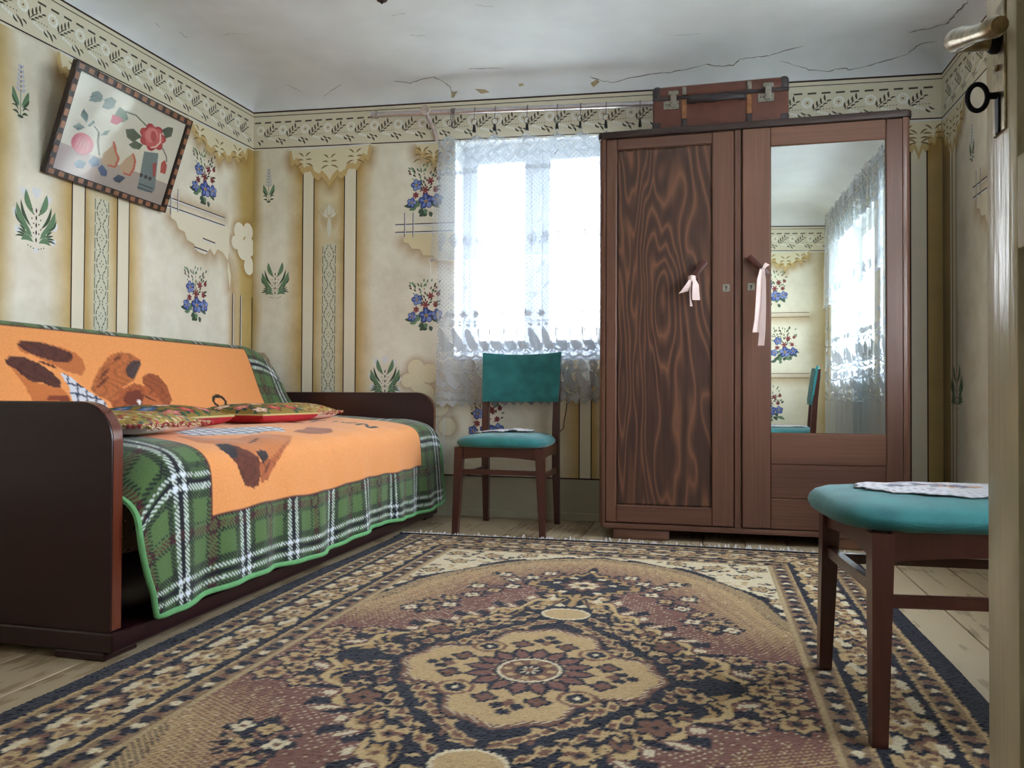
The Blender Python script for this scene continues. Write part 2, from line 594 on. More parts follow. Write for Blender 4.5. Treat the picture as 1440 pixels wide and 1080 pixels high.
def bouquet(wall, par, s, z, k=1.0, seed=1):
    R = random.Random(seed)
    D = Decal(wall)
    f = lambda a, b: (s + a * k, z + b * k)
    for i in range(46):      # sprigs
        a = R.uniform(-0.085, 0.085)
        b = R.uniform(0.015, 0.145)
        an = math.atan2(b, a) + R.uniform(-0.5, 0.5)
        D.leaf(f(a, b), f(a + 0.022 * math.cos(an), b + 0.022 * math.sin(an)), 0.009 * k, R.choice([DGRN, GRN, OLV]), lay=0)
    for i in range(16):
        D.disc(*f(R.uniform(-0.09, 0.09), R.uniform(-0.02, 0.13)), 0.0042 * k, R.choice([RED, DGRN, OLV]), 5, lay=0)
    for i in range(16):      # base foliage
        a = R.uniform(-0.075, 0.075)
        b = R.uniform(-0.13, -0.045)
        an = -PI / 2 + a * 9 + R.uniform(-0.5, 0.5)
        D.leaf(f(a * 0.7, b + 0.02), f(a * 1.1 + 0.05 * math.cos(an), b + 0.025 + 0.035 * math.sin(an)), 0.024 * k, R.choice([DGRN, GRN, S(90, 110, 96)]), 0.1, 1)
    for a, b, r in ((0.03, 0.065, 0.024), (0.0, 0.015, 0.028), (0.06, 0.015, 0.018), (-0.055, -0.01, 0.02), (0.075, 0.075, 0.014)):
        for i in range(6):
            an = i * PI / 3 + a * 30
            D.leaf(f(a, b), f(a + r * math.cos(an), b + r * math.sin(an)), 0.011 * k, R.choice([RED, S(150, 84, 84)]), lay=2)
    for a, b, r in ((-0.05, 0.045, 0.032), (0.005, -0.045, 0.042), (0.068, -0.04, 0.032), (-0.078, -0.05, 0.028)):
        for i in range(5):
            an = i * 2 * PI / 5 + a * 20 + 0.3
            q = f(a + r * 0.62 * math.cos(an), b + r * 0.62 * math.sin(an))
            D.disc(q[0], q[1], r * 0.46 * k, DBL, 7, lay=3 + i % 2)
            D.disc(q[0], q[1], r * 0.37 * k, R.choice([BLU, LBL, BLU]), 7, lay=5 + i % 2)
            D.leaf(f(a, b), f(a + r * 0.9 * math.cos(an), b + r * 0.9 * math.sin(an)), 0.008 * k, LBL, lay=7)
        D.disc(*f(a, b), r * 0.2 * k, YEL, 6, lay=8)
    return D.build('painted_bouquet', par)


def lace_column(wall, par, s, z0, z1, hw=0.043):
    D = Decal(wall)
    D.poly([(s - hw, z0), (s + hw, z0), (s + hw, z1), (s - hw, z1)], S(220, 218, 198), 0)
    g = S(112, 124, 104)
    per = 0.112
    n = int((z1 - z0) / per)
    per = (z1 - z0) / n
    for i in range(n):
        zc = z0 + per * (i + 0.5)
        for sg in (-1, 1):
            for j in range(2):
                zz = zc - per / 2 + per * j * 0.5
                D.seg((s + sg * (hw - 0.003), zz + 0.004), (s + sg * (hw - 0.003), zz + per / 2 - 0.006), 0.0045, g, 1)
            pts = [(0.007, -0.5), (0.010, -0.38), (0.024, -0.22), (0.031, 0.0), (0.024, 0.22), (0.010, 0.38), (0.007, 0.5)]
            for (a, b), (c, d) in zip(pts[:-1], pts[1:]):
                e = 0.12
                D.seg((s + sg * (a + (c - a) * e), zc + per * (b + (d - b) * e)), (s + sg * (c - (c - a) * e), zc + per * (d - (d - b) * e)), 0.0058, g, 1)
            D.disc(s + sg * 0.010, zc, 0.0038, g, 6, lay=1)
            D.disc(s + sg * 0.033, zc - per / 2, 0.0034, g, 6, lay=1)
        D.disc(s, zc + 0.012, 0.0038, g, 6, lay=1)
        D.disc(s, zc - 0.012, 0.0038, g, 6, lay=1)
    return D.build('painted_lace_column', par)


def finial(wall, par, s, z):
    D = Decal(wall)
    for r, a in ((0.075, 0.0), (0.055, 0.30)):
        n = 14
        D.soft([(s + r * 0.5 * math.cos(2 * PI * i / n), z + r * 0.6 * math.sin(2 * PI * i / n)) for i in range(n + 1)], 0.05, OC, 0.45)
    W2 = S(226, 224, 210)
    D.disc(s, z + 0.045, 0.016, W2, 10, 0.032, 1)
    D.leaf((s, z + 0.005), (s, z - 0.12), 0.03, W2, lay=1)
    for sg in (-1, 1):
        for i in range(3):
            D.leaf((s + sg * 0.006, z), (s + sg * (0.018 + 0.014 * i), z + 0.07 - 0.018 * i), 0.011, W2, -0.15 * sg, 1)
        for i in range(16):
            b = 0.07 - i * 0.011
            a = 0.062 * math.sin(PI * (i + 3) / 21) + 0.006 * (i % 2)
            D.disc(s + sg * a, z + b, 0.0035, W2, 5, lay=1)
    return D.build('painted_finial', par)


def corbel(wall, par, s0, s1, zt, depth=0.20, seed=0):
    """scalloped bracket painted below the frieze"""
    D = Decal(wall)
    D.base = 0.0016
    sc_ = (s0 + s1) / 2
    hw = (s1 - s0) / 2
    def outline(k, dz):
        pts = []
        for i in range(41):
            t = -1 + i / 20
            a = abs(t)
            d = depth * (0.34 + 0.66 * max(0, 1 - a * 1.05) ** 0.9) * (1 if a < 0.97 else 0.25)
            d += 0.016 * math.cos(a * 19) + 0.007 * math.cos(a * 47)
            pts.append((sc_ + t * hw * k, zt - max(0.01, d * k) - dz))
        return pts
    o2 = outline(1.0, 0.018)
    D.soft(o2[::-1], 0.07, S(176, 138, 74), 0.8, 0, side=1)
    D.poly([(sc_ + hw, zt), (sc_ - hw, zt)] + o2, S(214, 186, 130), 1)
    o1 = outline(0.95, -0.012)
    D.poly([(sc_ + hw * 0.95, zt), (sc_ - hw * 0.95, zt)] + o1, PALE, 2)
    for c0 in (-0.62, 0, 0.62):
        for sg in (-1, 1):
            for i in range(3):
                b = (sc_ + c0 * hw + sg * 0.006, zt - 0.05 - 0.02 * i + (0 if c0 else -0.02))
                D.leaf(b, (b[0] + sg * (0.035 + 0.008 * i), b[1] - 0.022 + 0.024 * (2 - i)), 0.009, S(150, 126, 84), 0.1 * sg, 3)
    D.seg((sc_ - hw, zt - 0.004), (sc_ + hw, zt - 0.004), 0.006, WHT, 4)
    return D.build('painted_corbel', par)


def bracket(wall, par, s0, s1, z, drop=None, sg=1):
    """open-work corner: crossed lines, stepped scallops and a cloud of round lobes"""
    D = Decal(wall)
    D.base = 0.0012
    X = lambda a: s0 + sg * a
    L = abs(s1 - s0)
    for dz in (0.0, -0.045):
        D.seg((X(0), z + dz), (X(L * 0.66), z + dz), 0.005, LINE, 3)
        D.seg((X(0), z + dz - 0.006), (X(L * 0.66), z + dz - 0.006), 0.006, WHT, 3)
    for a in (0.045, 0.10):
        D.seg((X(a), z + 0.06), (X(a), z - 0.06 - 0.4 * (0.1 - a)), 0.004, LINE, 4)
        D.seg((X(a + 0.005), z + 0.06), (X(a + 0.005), z - 0.06 - 0.4 * (0.1 - a)), 0.005, WHT, 4)
    pts = [(0.05, -0.10), (0.09, -0.11), (0.11, -0.145), (0.16, -0.15), (0.18, -0.19), (0.24, -0.20), (0.27, -0.235), (0.34, -0.24), (0.38, -0.20), (0.42, -0.23), (0.45, -0.19), (0.50, -0.20), (0.55, -0.24), (0.58, -0.32), (0.57, -0.40)]
    pts = [(X(a * L / 0.78), z + b) for a, b in pts]
    D.soft(pts[::sg], 0.085, S(176, 138, 74), 0.7, 0, side=-1)
    top = [(X(0.66 * L), z - 0.05), (X(0.10), z - 0.05)]
    D.poly([(X(0.05), z - 0.052)] + pts + [(X(0.70 * L), z - 0.3), (X(0.72 * L), z - 0.05)], S(243, 235, 212), 1)
    up_ = [(X(0.10), z + 0.004), (X(L * 0.66), z + 0.004)]
    D.soft(up_[::sg], 0.07, S(190, 152, 90), 0.55, 0, side=1)
    inn = [(p[0] + sg * 0.05, p[1] + 0.045) for p in pts[:9]]
    D.soft(inn[::sg], 0.035, S(190, 152, 90), 0.6, 2, side=-1)
    for a, b in ((0.24, -0.215), (0.31, -0.155)):
        D.seg((X(a), z + b), (X(a + 0.11), z + b - 0.006), 0.006, LINE, 4)
        D.seg((X(a), z + b - 0.008), (X(a + 0.11), z + b - 0.014), 0.006, WHT, 4)
    for a, b, r in ((0.66, -0.05, 0.055), (0.75, -0.03, 0.05), (0.80, -0.12, 0.06), (0.70, -0.15, 0.06), (0.76, -0.24, 0.05), (0.62, -0.12, 0.04), (0.84, -0.22, 0.045)):
        c = (X(a * L / 0.78), z + b)
        if wall == 'left' and c[0] > 4.16: c = (4.15, c[1])
        ring = [(c[0] + r * math.cos(2 * PI * i / 16), c[1] + r * math.sin(2 * PI * i / 16)) for i in range(17)]
        D.soft(ring, 0.05, None, 0.6)
        D.poly(ring[:-1], S(244, 237, 216), 5)
    if drop:
        for a, w in ((0.60, 0.005), (0.68, 0.005), (0.80, 0.006)):
            x = X(a * L / 0.78)
            D.seg((x, z - 0.42), (x, drop), w, LINE, 3)
            D.seg((x + 0.007, z - 0.42), (x + 0.007, drop), 0.006, WHT, 3)
        x = X(0.60 * L / 0.78)
        D.soft([(x, z - 0.36), (x, drop)], 0.08, S(184, 146, 84), 0.7, 0, side=-1)
    return D.build('painted_bracket', par)


def ztop(x, y):
    return 2.377 - 0.032 * (x - XL) - 0.02 * (YB - y)


def frieze(wall, par, s0, s1, skip=None):
    D = Decal(wall)
    zt = {'back': lambda s: ztop(s, YB), 'left': lambda s: ztop(XL, s), 'right': lambda s: ztop(XR, s), 'front': lambda s: ztop(s, YF)}[wall]
    D.poly([(s0, zt(s0) - 0.215), (s1, zt(s1) - 0.215), (s1, zt(s1) + 0.02), (s0, zt(s0) + 0.02)], S(234, 226, 204), 0)
    for dz, w, c in ((0.002, 0.009, LINE), (-0.022, 0.004, LINE), (-0.215, 0.006, LINE), (-0.223, 0.009, S(238, 232, 214))):
        D.seg((s0, zt(s0) + dz), (s1, zt(s1) + dz), w, c, 3)
    out = [D]
    s = s0 + 0.01
    while s < s1 - 0.05:
        if not (skip and skip[0] < s < skip[1]):
            D.seg((s, zt(s) - 0.062), (s + 0.042, zt(s) - 0.062), 0.009, OLV, 1)
        s += 0.067
    s = s0 + 0.03
    R = random.Random(3)
    while s < s1 - 0.1:
        z = zt(s + 0.07) - 0.125
        if skip and skip[0] < s + 0.07 < skip[1]:
            s += 0.148
            continue
        for i in range(11):
            a = 2 * PI * i / 11
            D.disc(s + 0.02 + 0.022 * math.cos(a), z + 0.018 + 0.022 * math.sin(a), 0.0075, S(250, 248, 240), 6, lay=1)
        D.disc(s + 0.02, z + 0.018, 0.0045, S(120, 84, 60), 6, lay=2)
        for i in range(4):
            b = (s + 0.052 + 0.018 * i, z - 0.022 + 0.014 * i)
            D.leaf(b, (b[0] - 0.004, b[1] + 0.036), 0.010, OLV, 0.06, 1)
            D.leaf((b[0] + 0.004, b[1] - 0.004), (b[0] + 0.03, b[1] + 0.004), 0.008, OLV, 0.12, 1)
        D.leaf((s + 0.045, z - 0.03), (s + 0.10, z + 0.02), 0.004, OLV, 0.05, 1)
        for i in range(5):
            D.disc(s + 0.075 + 0.014 * i, z - 0.032 - 0.004 * i, 0.0075, S(250, 248, 240), 6, lay=1)
            D.disc(s + 0.082 + 0.014 * i, z - 0.018, 0.003, OLV, 5, lay=1)
        D.leaf((s + 0.12, z - 0.04), (s + 0.146, z - 0.062), 0.010, OLV, -0.1, 1)
        D.leaf((s + 0.135, z - 0.030), (s + 0.165, z - 0.048), 0.008, OLV, -0.1, 1)
        D.leaf((s + 0.0, z - 0.045), (s + 0.02, z - 0.075), 0.010, OLV, 0.1, 1)
        D.leaf((s + 0.016, z - 0.04), (s + 0.04, z - 0.055), 0.009, OLV, 0.1, 1)
        s += 0.148
    return D.build('painted_frieze', par)


def pilaster(wall, par, p, z0, z1, column=True, inner=True):
    D = Decal(wall)
    for a, b in ((p, p + 0.072), (p + 0.268, p + 0.344)):
        D.poly([(a, z0), (b, z0), (b, z1), (a, z1)], STRIP, 1)
        D.seg((a, z0), (a, z1), 0.006, LINE, 2)
        D.seg((b, z0), (b, z1), 0.006, LINE, 2)
    D.build('painted_pilaster', par)
    if column:
        lace_column(wall, par, p + 0.172, max(z0, 0.5), 1.56)
        finial(wall, par, p + 0.172, 1.72)


# ------------------------------------------------------------------ the shell
def struct(o):
    o['kind'] = 'structure'
    return o


pale_ground = struct(MB().box(-40, 40, -40, 40, -0.75, -0.7).build('ground', m_bounce_yard))  # out of view; its pale colour reflects daylight onto the ceiling

# walls with openings
b = MB()
b.box(XL - 0.3, WB[0], YB, YB + 0.35, -0.1, 2.75)
b.box(WB[1], XR + 0.3, YB, YB + 0.35, -0.1, 2.75)
b.box(WB[0], WB[1], YB, YB + 0.35, -0.1, WB[2])
b.box(WB[0], WB[1], YB, YB + 0.35, WB[3], 2.75)
wall_back = struct(b.build('wall_back', m_wall_back))
wall_left = struct(MB().box(XL - 0.3, XL, -0.12, YB, -0.1, 2.75).build('wall_left', m_wall_left))
b = MB()
b.box(XR, XR + 0.35, -0.12, WR[0], -0.1, 2.75)
b.box(XR, XR + 0.35, WR[1], WQ[0], -0.1, 2.75)
b.box(XR, XR + 0.35, WQ[1], YB, -0.1, 2.75)
b.box(XR, XR + 0.35, WQ[0], WQ[1], -0.1, WQ[2])
b.box(XR, XR + 0.35, WQ[0], WQ[1], WQ[3], 2.75)
b.box(XR, XR + 0.35, WR[0], WR[1], -0.1, WR[2])
b.box(XR, XR + 0.35, WR[0], WR[1], WR[3], 2.75)
wall_right = struct(b.build('wall_right', m_wall_right))
DX0, DX1, DZ = -0.52, 0.385, 2.0
b = MB()
b.box(XL, DX0, -0.12, YF, -0.1, 2.75)
b.box(DX1, XR, -0.12, YF, -0.1, 2.75)
b.box(DX0, DX1, -0.12, YF, DZ, 2.75)
wall_front = struct(b.build('wall_front', m_wall_front))
b = MB()
b.box(-1.3, -1.2, -1.6, -0.12, -0.1, 2.6)
b.box(1.0, 1.1, -1.6, -0.12, -0.1, 2.6)
b.box(-1.3, 1.1, -1.7, -1.6, -0.1, 2.6)
b.box(-1.3, 1.1, -1.7, -0.12, 2.5, 2.6)
b.box(-1.3, 1.1, -1.7, -0.12, -0.1, 0.0)
struct(b.build('wall_hall', m_hall))

# ceiling: distempered plaster sagging into a cove along every wall
def cove(x, y):
    d = np.minimum(np.minimum(x - XL, XR - x), np.minimum(YB - y, y - YF))
    t = np.clip(d / 0.30, 0, 1)
    return ztop(x, y) + 0.13 * np.sqrt(np.maximum(0, 1 - (1 - t) ** 2))


def axis_pts(a, b):
    e = 0.30 * (1 - np.cos(np.linspace(0, PI / 2, 15)))
    return np.concatenate([a + e, np.linspace(a + 0.36, b - 0.36, 24), (b - e)[::-1]])


gx, gy = np.meshgrid(axis_pts(XL, XR), axis_pts(YF, YB))
gz = cove(gx, gy)
ceiling = struct(grid_mesh('ceiling', np.stack([gx, gy, gz], -1), None, m_white))
struct(MB().box(XL - 0.3, XR + 0.3, -0.12, YB + 0.3, 2.62, 2.72).build('roof_slab', m_white))

CRK = {'a': [(-1.718, 4.08), (-1.625, 4.108), (-1.535, 4.084), (-1.468, 4.077), (-1.429, 4.112), (-1.399, 4.143), (-1.399, 4.174), (-1.393, 4.19)],
'b': [(-2.187, 4.161), (-2.112, 4.123), (-2.028, 4.08)],
'c': [(-1.259, 4.027), (-1.183, 4.028), (-1.056, 4.043)],
'd': [(-2.381, 4.052), (-2.34, 4.078), (-2.307, 4.119)],
'e': [(-0.613, 4.138), (-0.55, 4.16), (-0.486, 4.172), (-0.354, 4.151), (-0.258, 4.142), (-0.179, 4.142), (-0.101, 4.131), (-0.009, 4.107), (0.052, 4.125), (0.128, 4.124), (0.157, 4.091), (0.23, 4.082), (0.303, 4.079), (0.366, 4.052), (0.456, 4.022)],
'f': [(0.35, 4.112), (0.426, 4.145), (0.501, 4.168), (0.589, 4.178), (0.66, 4.169), (0.69, 4.178), (0.786, 4.163), (0.879, 4.142), (0.943, 4.123), (0.984, 4.067), (1.045, 3.998)],
'g': [(0.908, 3.967), (0.983, 3.902), (1.039, 3.809), (1.039, 3.72), (1.047, 3.643), (1.052, 3.588)],
'h': [(-1.023, 3.341), (-0.979, 3.37), (-0.925, 3.383)], 'i': [(-1.423, 3.591), (-1.392, 3.613), (-1.342, 3.617)],
'j': [(-2.525, 3.307), (-2.53, 3.354), (-2.531, 3.396)], 'k': [(-2.364, 3.434), (-2.288, 3.426), (-2.229, 3.458)],
'l': [(-2.562, 3.188), (-2.564, 3.241)], 'm': [(-0.188, 3.823), (-0.108, 3.827), (-0.029, 3.827)], 'n': [(-1.443, 3.391), (-1.387, 3.376), (-1.356, 3.376)]}
CRW = {'a': 0.006, 'e': 0.0065, 'f': 0.005, 'g': 0.007, 'c': 0.005}
PATCH = [[(-1.399, 4.174), (-1.36, 4.167), (-1.391, 4.188), (-1.405, 4.188)], [(-1.258, 4.163), (-1.202, 4.168), (-1.176, 4.18), (-1.227, 4.183)],
[(-1.007, 4.152), (-0.978, 4.15), (-0.978, 4.161), (-1.003, 4.165)], [(-0.611, 4.168), (-0.572, 4.153), (-0.56, 4.165), (-0.596, 4.184)]]
m_crack = plain('crack_shadow_grey', S(112, 108, 108), 0.95)
m_peel = plain('bared_ochre_plaster', S(186, 170, 138), 0.95, noise=0.2, nscale=60)


def on_ceiling(x, y, off=0.002):
    e = 0.002
    z = float(cove(x, y))
    zx = (float(cove(x + e, y)) - float(cove(x - e, y))) / (2 * e)
    zy = (float(cove(x, min(y + e, YB))) - float(cove(x, y - e))) / (2 * e)
    n = Vector((zx, zy, -1)).normalized()
    return Vector((x, y, z)) + n * off, n


for kk, pts in CRK.items():
    R = random.Random(hash(kk) % 1000 if False else ord(kk))
    dense = []
    for (x0, y0), (x1, y1) in zip(pts[:-1], pts[1:]):
        for i in range(4):
            t = i / 4
            dense.append((x0 + (x1 - x0) * t + R.uniform(-.004, .004), min(y0 + (y1 - y0) * t + R.uniform(-.003, .003), 4.189)))
    dense.append(pts[-1])
    V, Fc = [], []
    w = CRW.get(kk, 0.003)
    for i, (x, y) in enumerate(dense):
        p, n = on_ceiling(x, y)
        a = on_ceiling(*dense[max(i - 1, 0)])[0]
        c = on_ceiling(*dense[min(i + 1, len(dense) - 1)])[0]
        sd = (c - a).cross(n).normalized() * (w * (0.25 + 0.75 * R.random()) * (0.15 if i in (0, len(dense) - 1) else 1) * 0.5)
        V += [p + sd, p - sd]
        if i:
            Fc.append([2 * i - 2, 2 * i - 1, 2 * i + 1, 2 * i])
    MB().add(V, Fc).build('crack', m_crack, ceiling)
for pts in PATCH:
    MB().add([on_ceiling(x, y, 0.0025)[0] for x, y in pts], [[0, 1, 2, 3]]).build('peeled_patch', m_peel, ceiling)

# floor of separate boards
floor = struct(MB().box(XL, XR, -0.12, YB, -0.06, -0.02).build('floor', m_subfloor))
PWID = 0.189
nb = int(math.ceil((XR - XL) / PWID))
pm = MB().box(-PWID / 2 + 0.0018, PWID / 2 - 0.0018, -0.12, YB, -0.02, 0.0, 0.002, 1)
pme = None
for i in range(nb):
    x = XL + PWID * (i + 0.5)
    if pme is None:
        o = pm.build('plank', m_floor, floor)
        pme = o.data
    else:
        o = link('plank', pme, None, floor)
    o.location = (x, 0, 0)

# skirting, dado
b = MB().box(XL, XR, YB - 0.012, YB, 0.0, 0.045, 0.004, 1)
struct(b.build('baseboard_back', m_dado))
struct(MB().box(XL, XL + 0.012, YF, YB - 0.012, 0.0, 0.045, 0.004, 1).build('baseboard_left', m_dado))
struct(MB().box(XR - 0.012, XR, YF, YB - 0.012, 0.0, 0.045, 0.004, 1).build('baseboard_right', m_dado))
for wl, par, a, c in (('back', wall_back, XL, XR), ('left', wall_left, YF, YB), ('right', wall_right, YF, YB), ('front', wall_front, DX1 + 0.08, XR)):
    D = Decal(wl)
    D.poly([(a, 0.0), (c, 0.0), (c, 0.228), (a, 0.228)], S(176, 172, 150), 0)
    D.seg((a, 0.228), (c, 0.228), 0.008, LINE, 4)
    D.build('painted_dado', par)

frieze('back', wall_back, XL, XR)
frieze('left', wall_left, YF, YB)
frieze('right', wall_right, YF, YB)
frieze('front', wall_front, DX1 + 0.08, XR)
pilaster('back', wall_back, -2.33, 0.23, 2.10)
D = Decal('back')
for a in (-0.67,):
    D.poly([(a, 0.23), (a + 0.065, 0.23), (a + 0.065, 0.88), (a, 0.88)], STRIP, 1)
    D.seg((a, 0.23), (a, 0.88), 0.006, LINE, 2)
    D.seg((a + 0.065, 0.23), (a + 0.065, 0.88), 0.006, LINE, 2)
for a in (0.97, ):
    D.poly([(a, 0.23), (a + 0.075, 0.23), (a + 0.075, 1.95), (a, 1.95)], STRIP, 1)
    D.seg((a, 0.23), (a, 1.95), 0.006, LINE, 2)
    D.seg((a + 0.075, 0.23), (a + 0.075, 1.95), 0.006, LINE, 2)
D.build('painted_pilaster', wall_back)
pilaster('left', wall_left, 2.81, 0.23, 2.10)
pilaster('left', wall_left, 1.15, 0.23, 2.08)
corbel('back', wall_back, -2.42, -1.895, ztop(-2.15, YB) - 0.222, 0.20)
corbel('back', wall_back, -1.62, -1.40, ztop(-1.5, YB) - 0.222, 0.10)
corbel('back', wall_back, 0.90, XR, ztop(1.0, YB) - 0.222, 0.16)
corbel('left', wall_left, 2.72, 3.24, ztop(XL, 3.0) - 0.222, 0.20)
corbel('left', wall_left, 3.57, 4.13, ztop(XL, 3.85) - 0.222, 0.14)
corbel('right', wall_right, 3.86, YB, ztop(XR, 4.0) - 0.222, 0.20)
stem_flower('left', wall_left, 2.543, 1.885, 1.05)
lily('left', wall_left, 2.625, 1.375, 1.08)
bouquet('left', wall_left, 3.725, 1.845, 1.05, 1)
bouquet('left', wall_left, 3.66, 1.20, 1.02, 1)
bracket('left', wall_left, 3.40, 4.17, 1.68, 0.75)
D = Decal('left')
D.soft([(2.34, 0.85), (2.35, 1.25), (2.30, 1.45), (2.33, 1.6)], 0.14, None, 0.8)
D.build('painted_shading', wall_left) if D.f else None
stem_flower('back', wall_back, -2.558, 1.93, 1.0)
lily('back', wall_back, -2.51, 1.35, 1.0, False)
lily('back', wall_back, -1.80, 0.765, 1.0)
bouquet('back', wall_back, -1.56, 1.83, 1.05, 1)
bouquet('back', wall_back, -1.555, 1.175, 1.02, 1)
bouquet('back', wall_back, -1.19, 0.53, 1.0, 2)
D = Decal('back')
for dz in (0.0, -0.045):
    D.seg((-1.742, 1.657 + dz), (-1.39, 1.652 + dz), 0.005, LINE, 3)
    D.seg((-1.742, 1.651 + dz), (-1.39, 1.646 + dz), 0.006, WHT, 3)
for a in (-1.685, -1.633):
    D.seg((a, 1.722), (a, 1.58), 0.004, LINE, 4)
    D.seg((a + 0.005, 1.722), (a + 0.005, 1.58), 0.005, WHT, 4)
pts = [(-1.69, 1.555), (-1.66, 1.545), (-1.64, 1.515), (-1.59, 1.51), (-1.57, 1.475), (-1.51, 1.47), (-1.49, 1.44), (-1.43, 1.435), (-1.39, 1.43)]
D.soft(pts, 0.085, S(176, 138, 74), 0.7, 0, side=-1)
D.poly(pts + [(-1.39, 1.605), (-1.69, 1.605)], S(234, 220, 182), 1)
D.build('painted_bracket', wall_back)
# cloud of lobes beside the window
D = Decal('back')
for a, b_, r in ((-1.61, 0.83, 0.05), (-1.53, 0.80, 0.055), (-1.60, 0.74, 0.045), (-1.66, 0.76, 0.04), (-1.55, 0.69, 0.05), (-1.47, 0.62, 0.06), (-1.42, 0.50, 0.05)):
    ring = [(a + r * math.cos(2 * PI * i / 16), b_ + r * math.sin(2 * PI * i / 16)) for i in range(17)]
    D.soft(ring, 0.045, S(184, 146, 84), 0.55, 0, side=-1)
    D.poly(ring[:-1], PALE, 1)
D.seg((-1.44, 0.25), (-1.44, 0.55), 0.006, WHT, 2)
D.build('painted_bracket', wall_back)
lily('right', wall_right, 3.978, 0.715, 0.95, False)
stem_flower('right', wall_right, 3.756, 1.78, 0.8)
bracket('right', wall_right, 3.74, 3.0, 1.582, 0.4, -1)
D = Decal('right')
for a, b_ in ((3.98, 4.03), (4.04, 4.07)):
    D.poly([(a, 0.23), (b_, 0.23), (b_, 1.9), (a, 1.9)], STRIP, 1)
    D.seg((a, 0.23), (a, 1.9), 0.005, LINE, 2)
D.build('painted_pilaster', wall_right)
bouquet('front', wall_front, 0.66, 1.62, 1.1, 4)
bouquet('front', wall_front, 0.74, 1.12, 1.1, 5)
bouquet('front', wall_front, 0.62, 0.60, 1.1, 6)
corbel('front', wall_front, 0.55, 0.95, ztop(0.7, YF) - 0.222, 0.14)
D = Decal('front')
for z in (1.42, 1.38, 0.88, 0.84):
    D.seg((DX1 + 0.1, z), (0.95, z), 0.005, LINE, 2)
D.soft([(DX1 + 0.1, 1.37), (0.95, 1.37)], 0.08, S(184, 146, 84), 0.6, 0, side=-1)
D.soft([(DX1 + 0.1, 0.83), (0.95, 0.83)], 0.08, S(184, 146, 84), 0.6, 0, side=-1)
D.build('painted_bracket', wall_front)


# plaster faces: the painted skin of each wall, carrying the sprayed ochre shading of the stencils
def plaster(wall, par, m, s0, s1, holes):
    step = 0.0135
    gs = list(np.linspace(s0, s1, int((s1 - s0) / step)))
    gzs = list(np.linspace(0.0, 2.42, int(2.42 / step)))
    for h in holes:
        gs += [h[0], h[1]]
        gzs += [h[2], h[3]]
    gs, gzs = np.unique(np.array(gs)), np.unique(np.array(gzs))
    A, Z = np.meshgrid(gs, gzs)
    f = np.zeros(A.shape)
    for pts, wid, a0 in SPRAY[wall]:
        for (x0, y0), (x1, y1) in zip(pts[:-1], pts[1:]):
            i0, i1 = np.searchsorted(gs, [min(x0, x1) - wid, max(x0, x1) + wid])
            j0, j1 = np.searchsorted(gzs, [min(y0, y1) - wid, max(y0, y1) + wid])
            if i1 <= i0 or j1 <= j0: continue
            a, z = A[j0:j1, i0:i1], Z[j0:j1, i0:i1]
            dx, dy = x1 - x0, y1 - y0
            t = np.clip(((a - x0) * dx + (z - y0) * dy) / (dx * dx + dy * dy + 1e-12), 0, 1)
            d = np.hypot(a - x0 - t * dx, z - y0 - t * dy)
            f[j0:j1, i0:i1] = np.maximum(f[j0:j1, i0:i1], a0 * np.clip(1 - d / wid, 0, 1) ** 1.4)
    off = 0.0004
    P = {'back': (A, np.full(A.shape, YB - off), Z), 'left': (np.full(A.shape, XL + off), A, Z), 'right': (np.full(A.shape, XR - off), A, Z), 'front': (A, np.full(A.shape, YF + off), Z)}[wall]
    o = grid_mesh('plaster_face', np.stack(P, -1), np.repeat(f[..., None], 4, -1), m, par)
    if holes:
        b = bmesh.new()
        b.from_mesh(o.data)
        ax = 0 if wall in ('back', 'front') else 1
        kill = []
        for fc in b.faces:
            c = fc.calc_center_median()
            if any(h[0] < c[ax] < h[1] and h[2] < c.z < h[3] for h in holes):
                kill.append(fc)
        bmesh.ops.delete(b, geom=kill, context='FACES')
        b.to_mesh(o.data)
        b.free()
    return o


plaster('back', wall_back, m_wall_back, XL, XR, [WB])
plaster('left', wall_left, m_wall_left, YF, YB, [])
plaster('right', wall_right, m_wall_right, YF, YB, [WR, WQ])
plaster('front', wall_front, m_wall_front, DX1 + 0.07, XR, [])


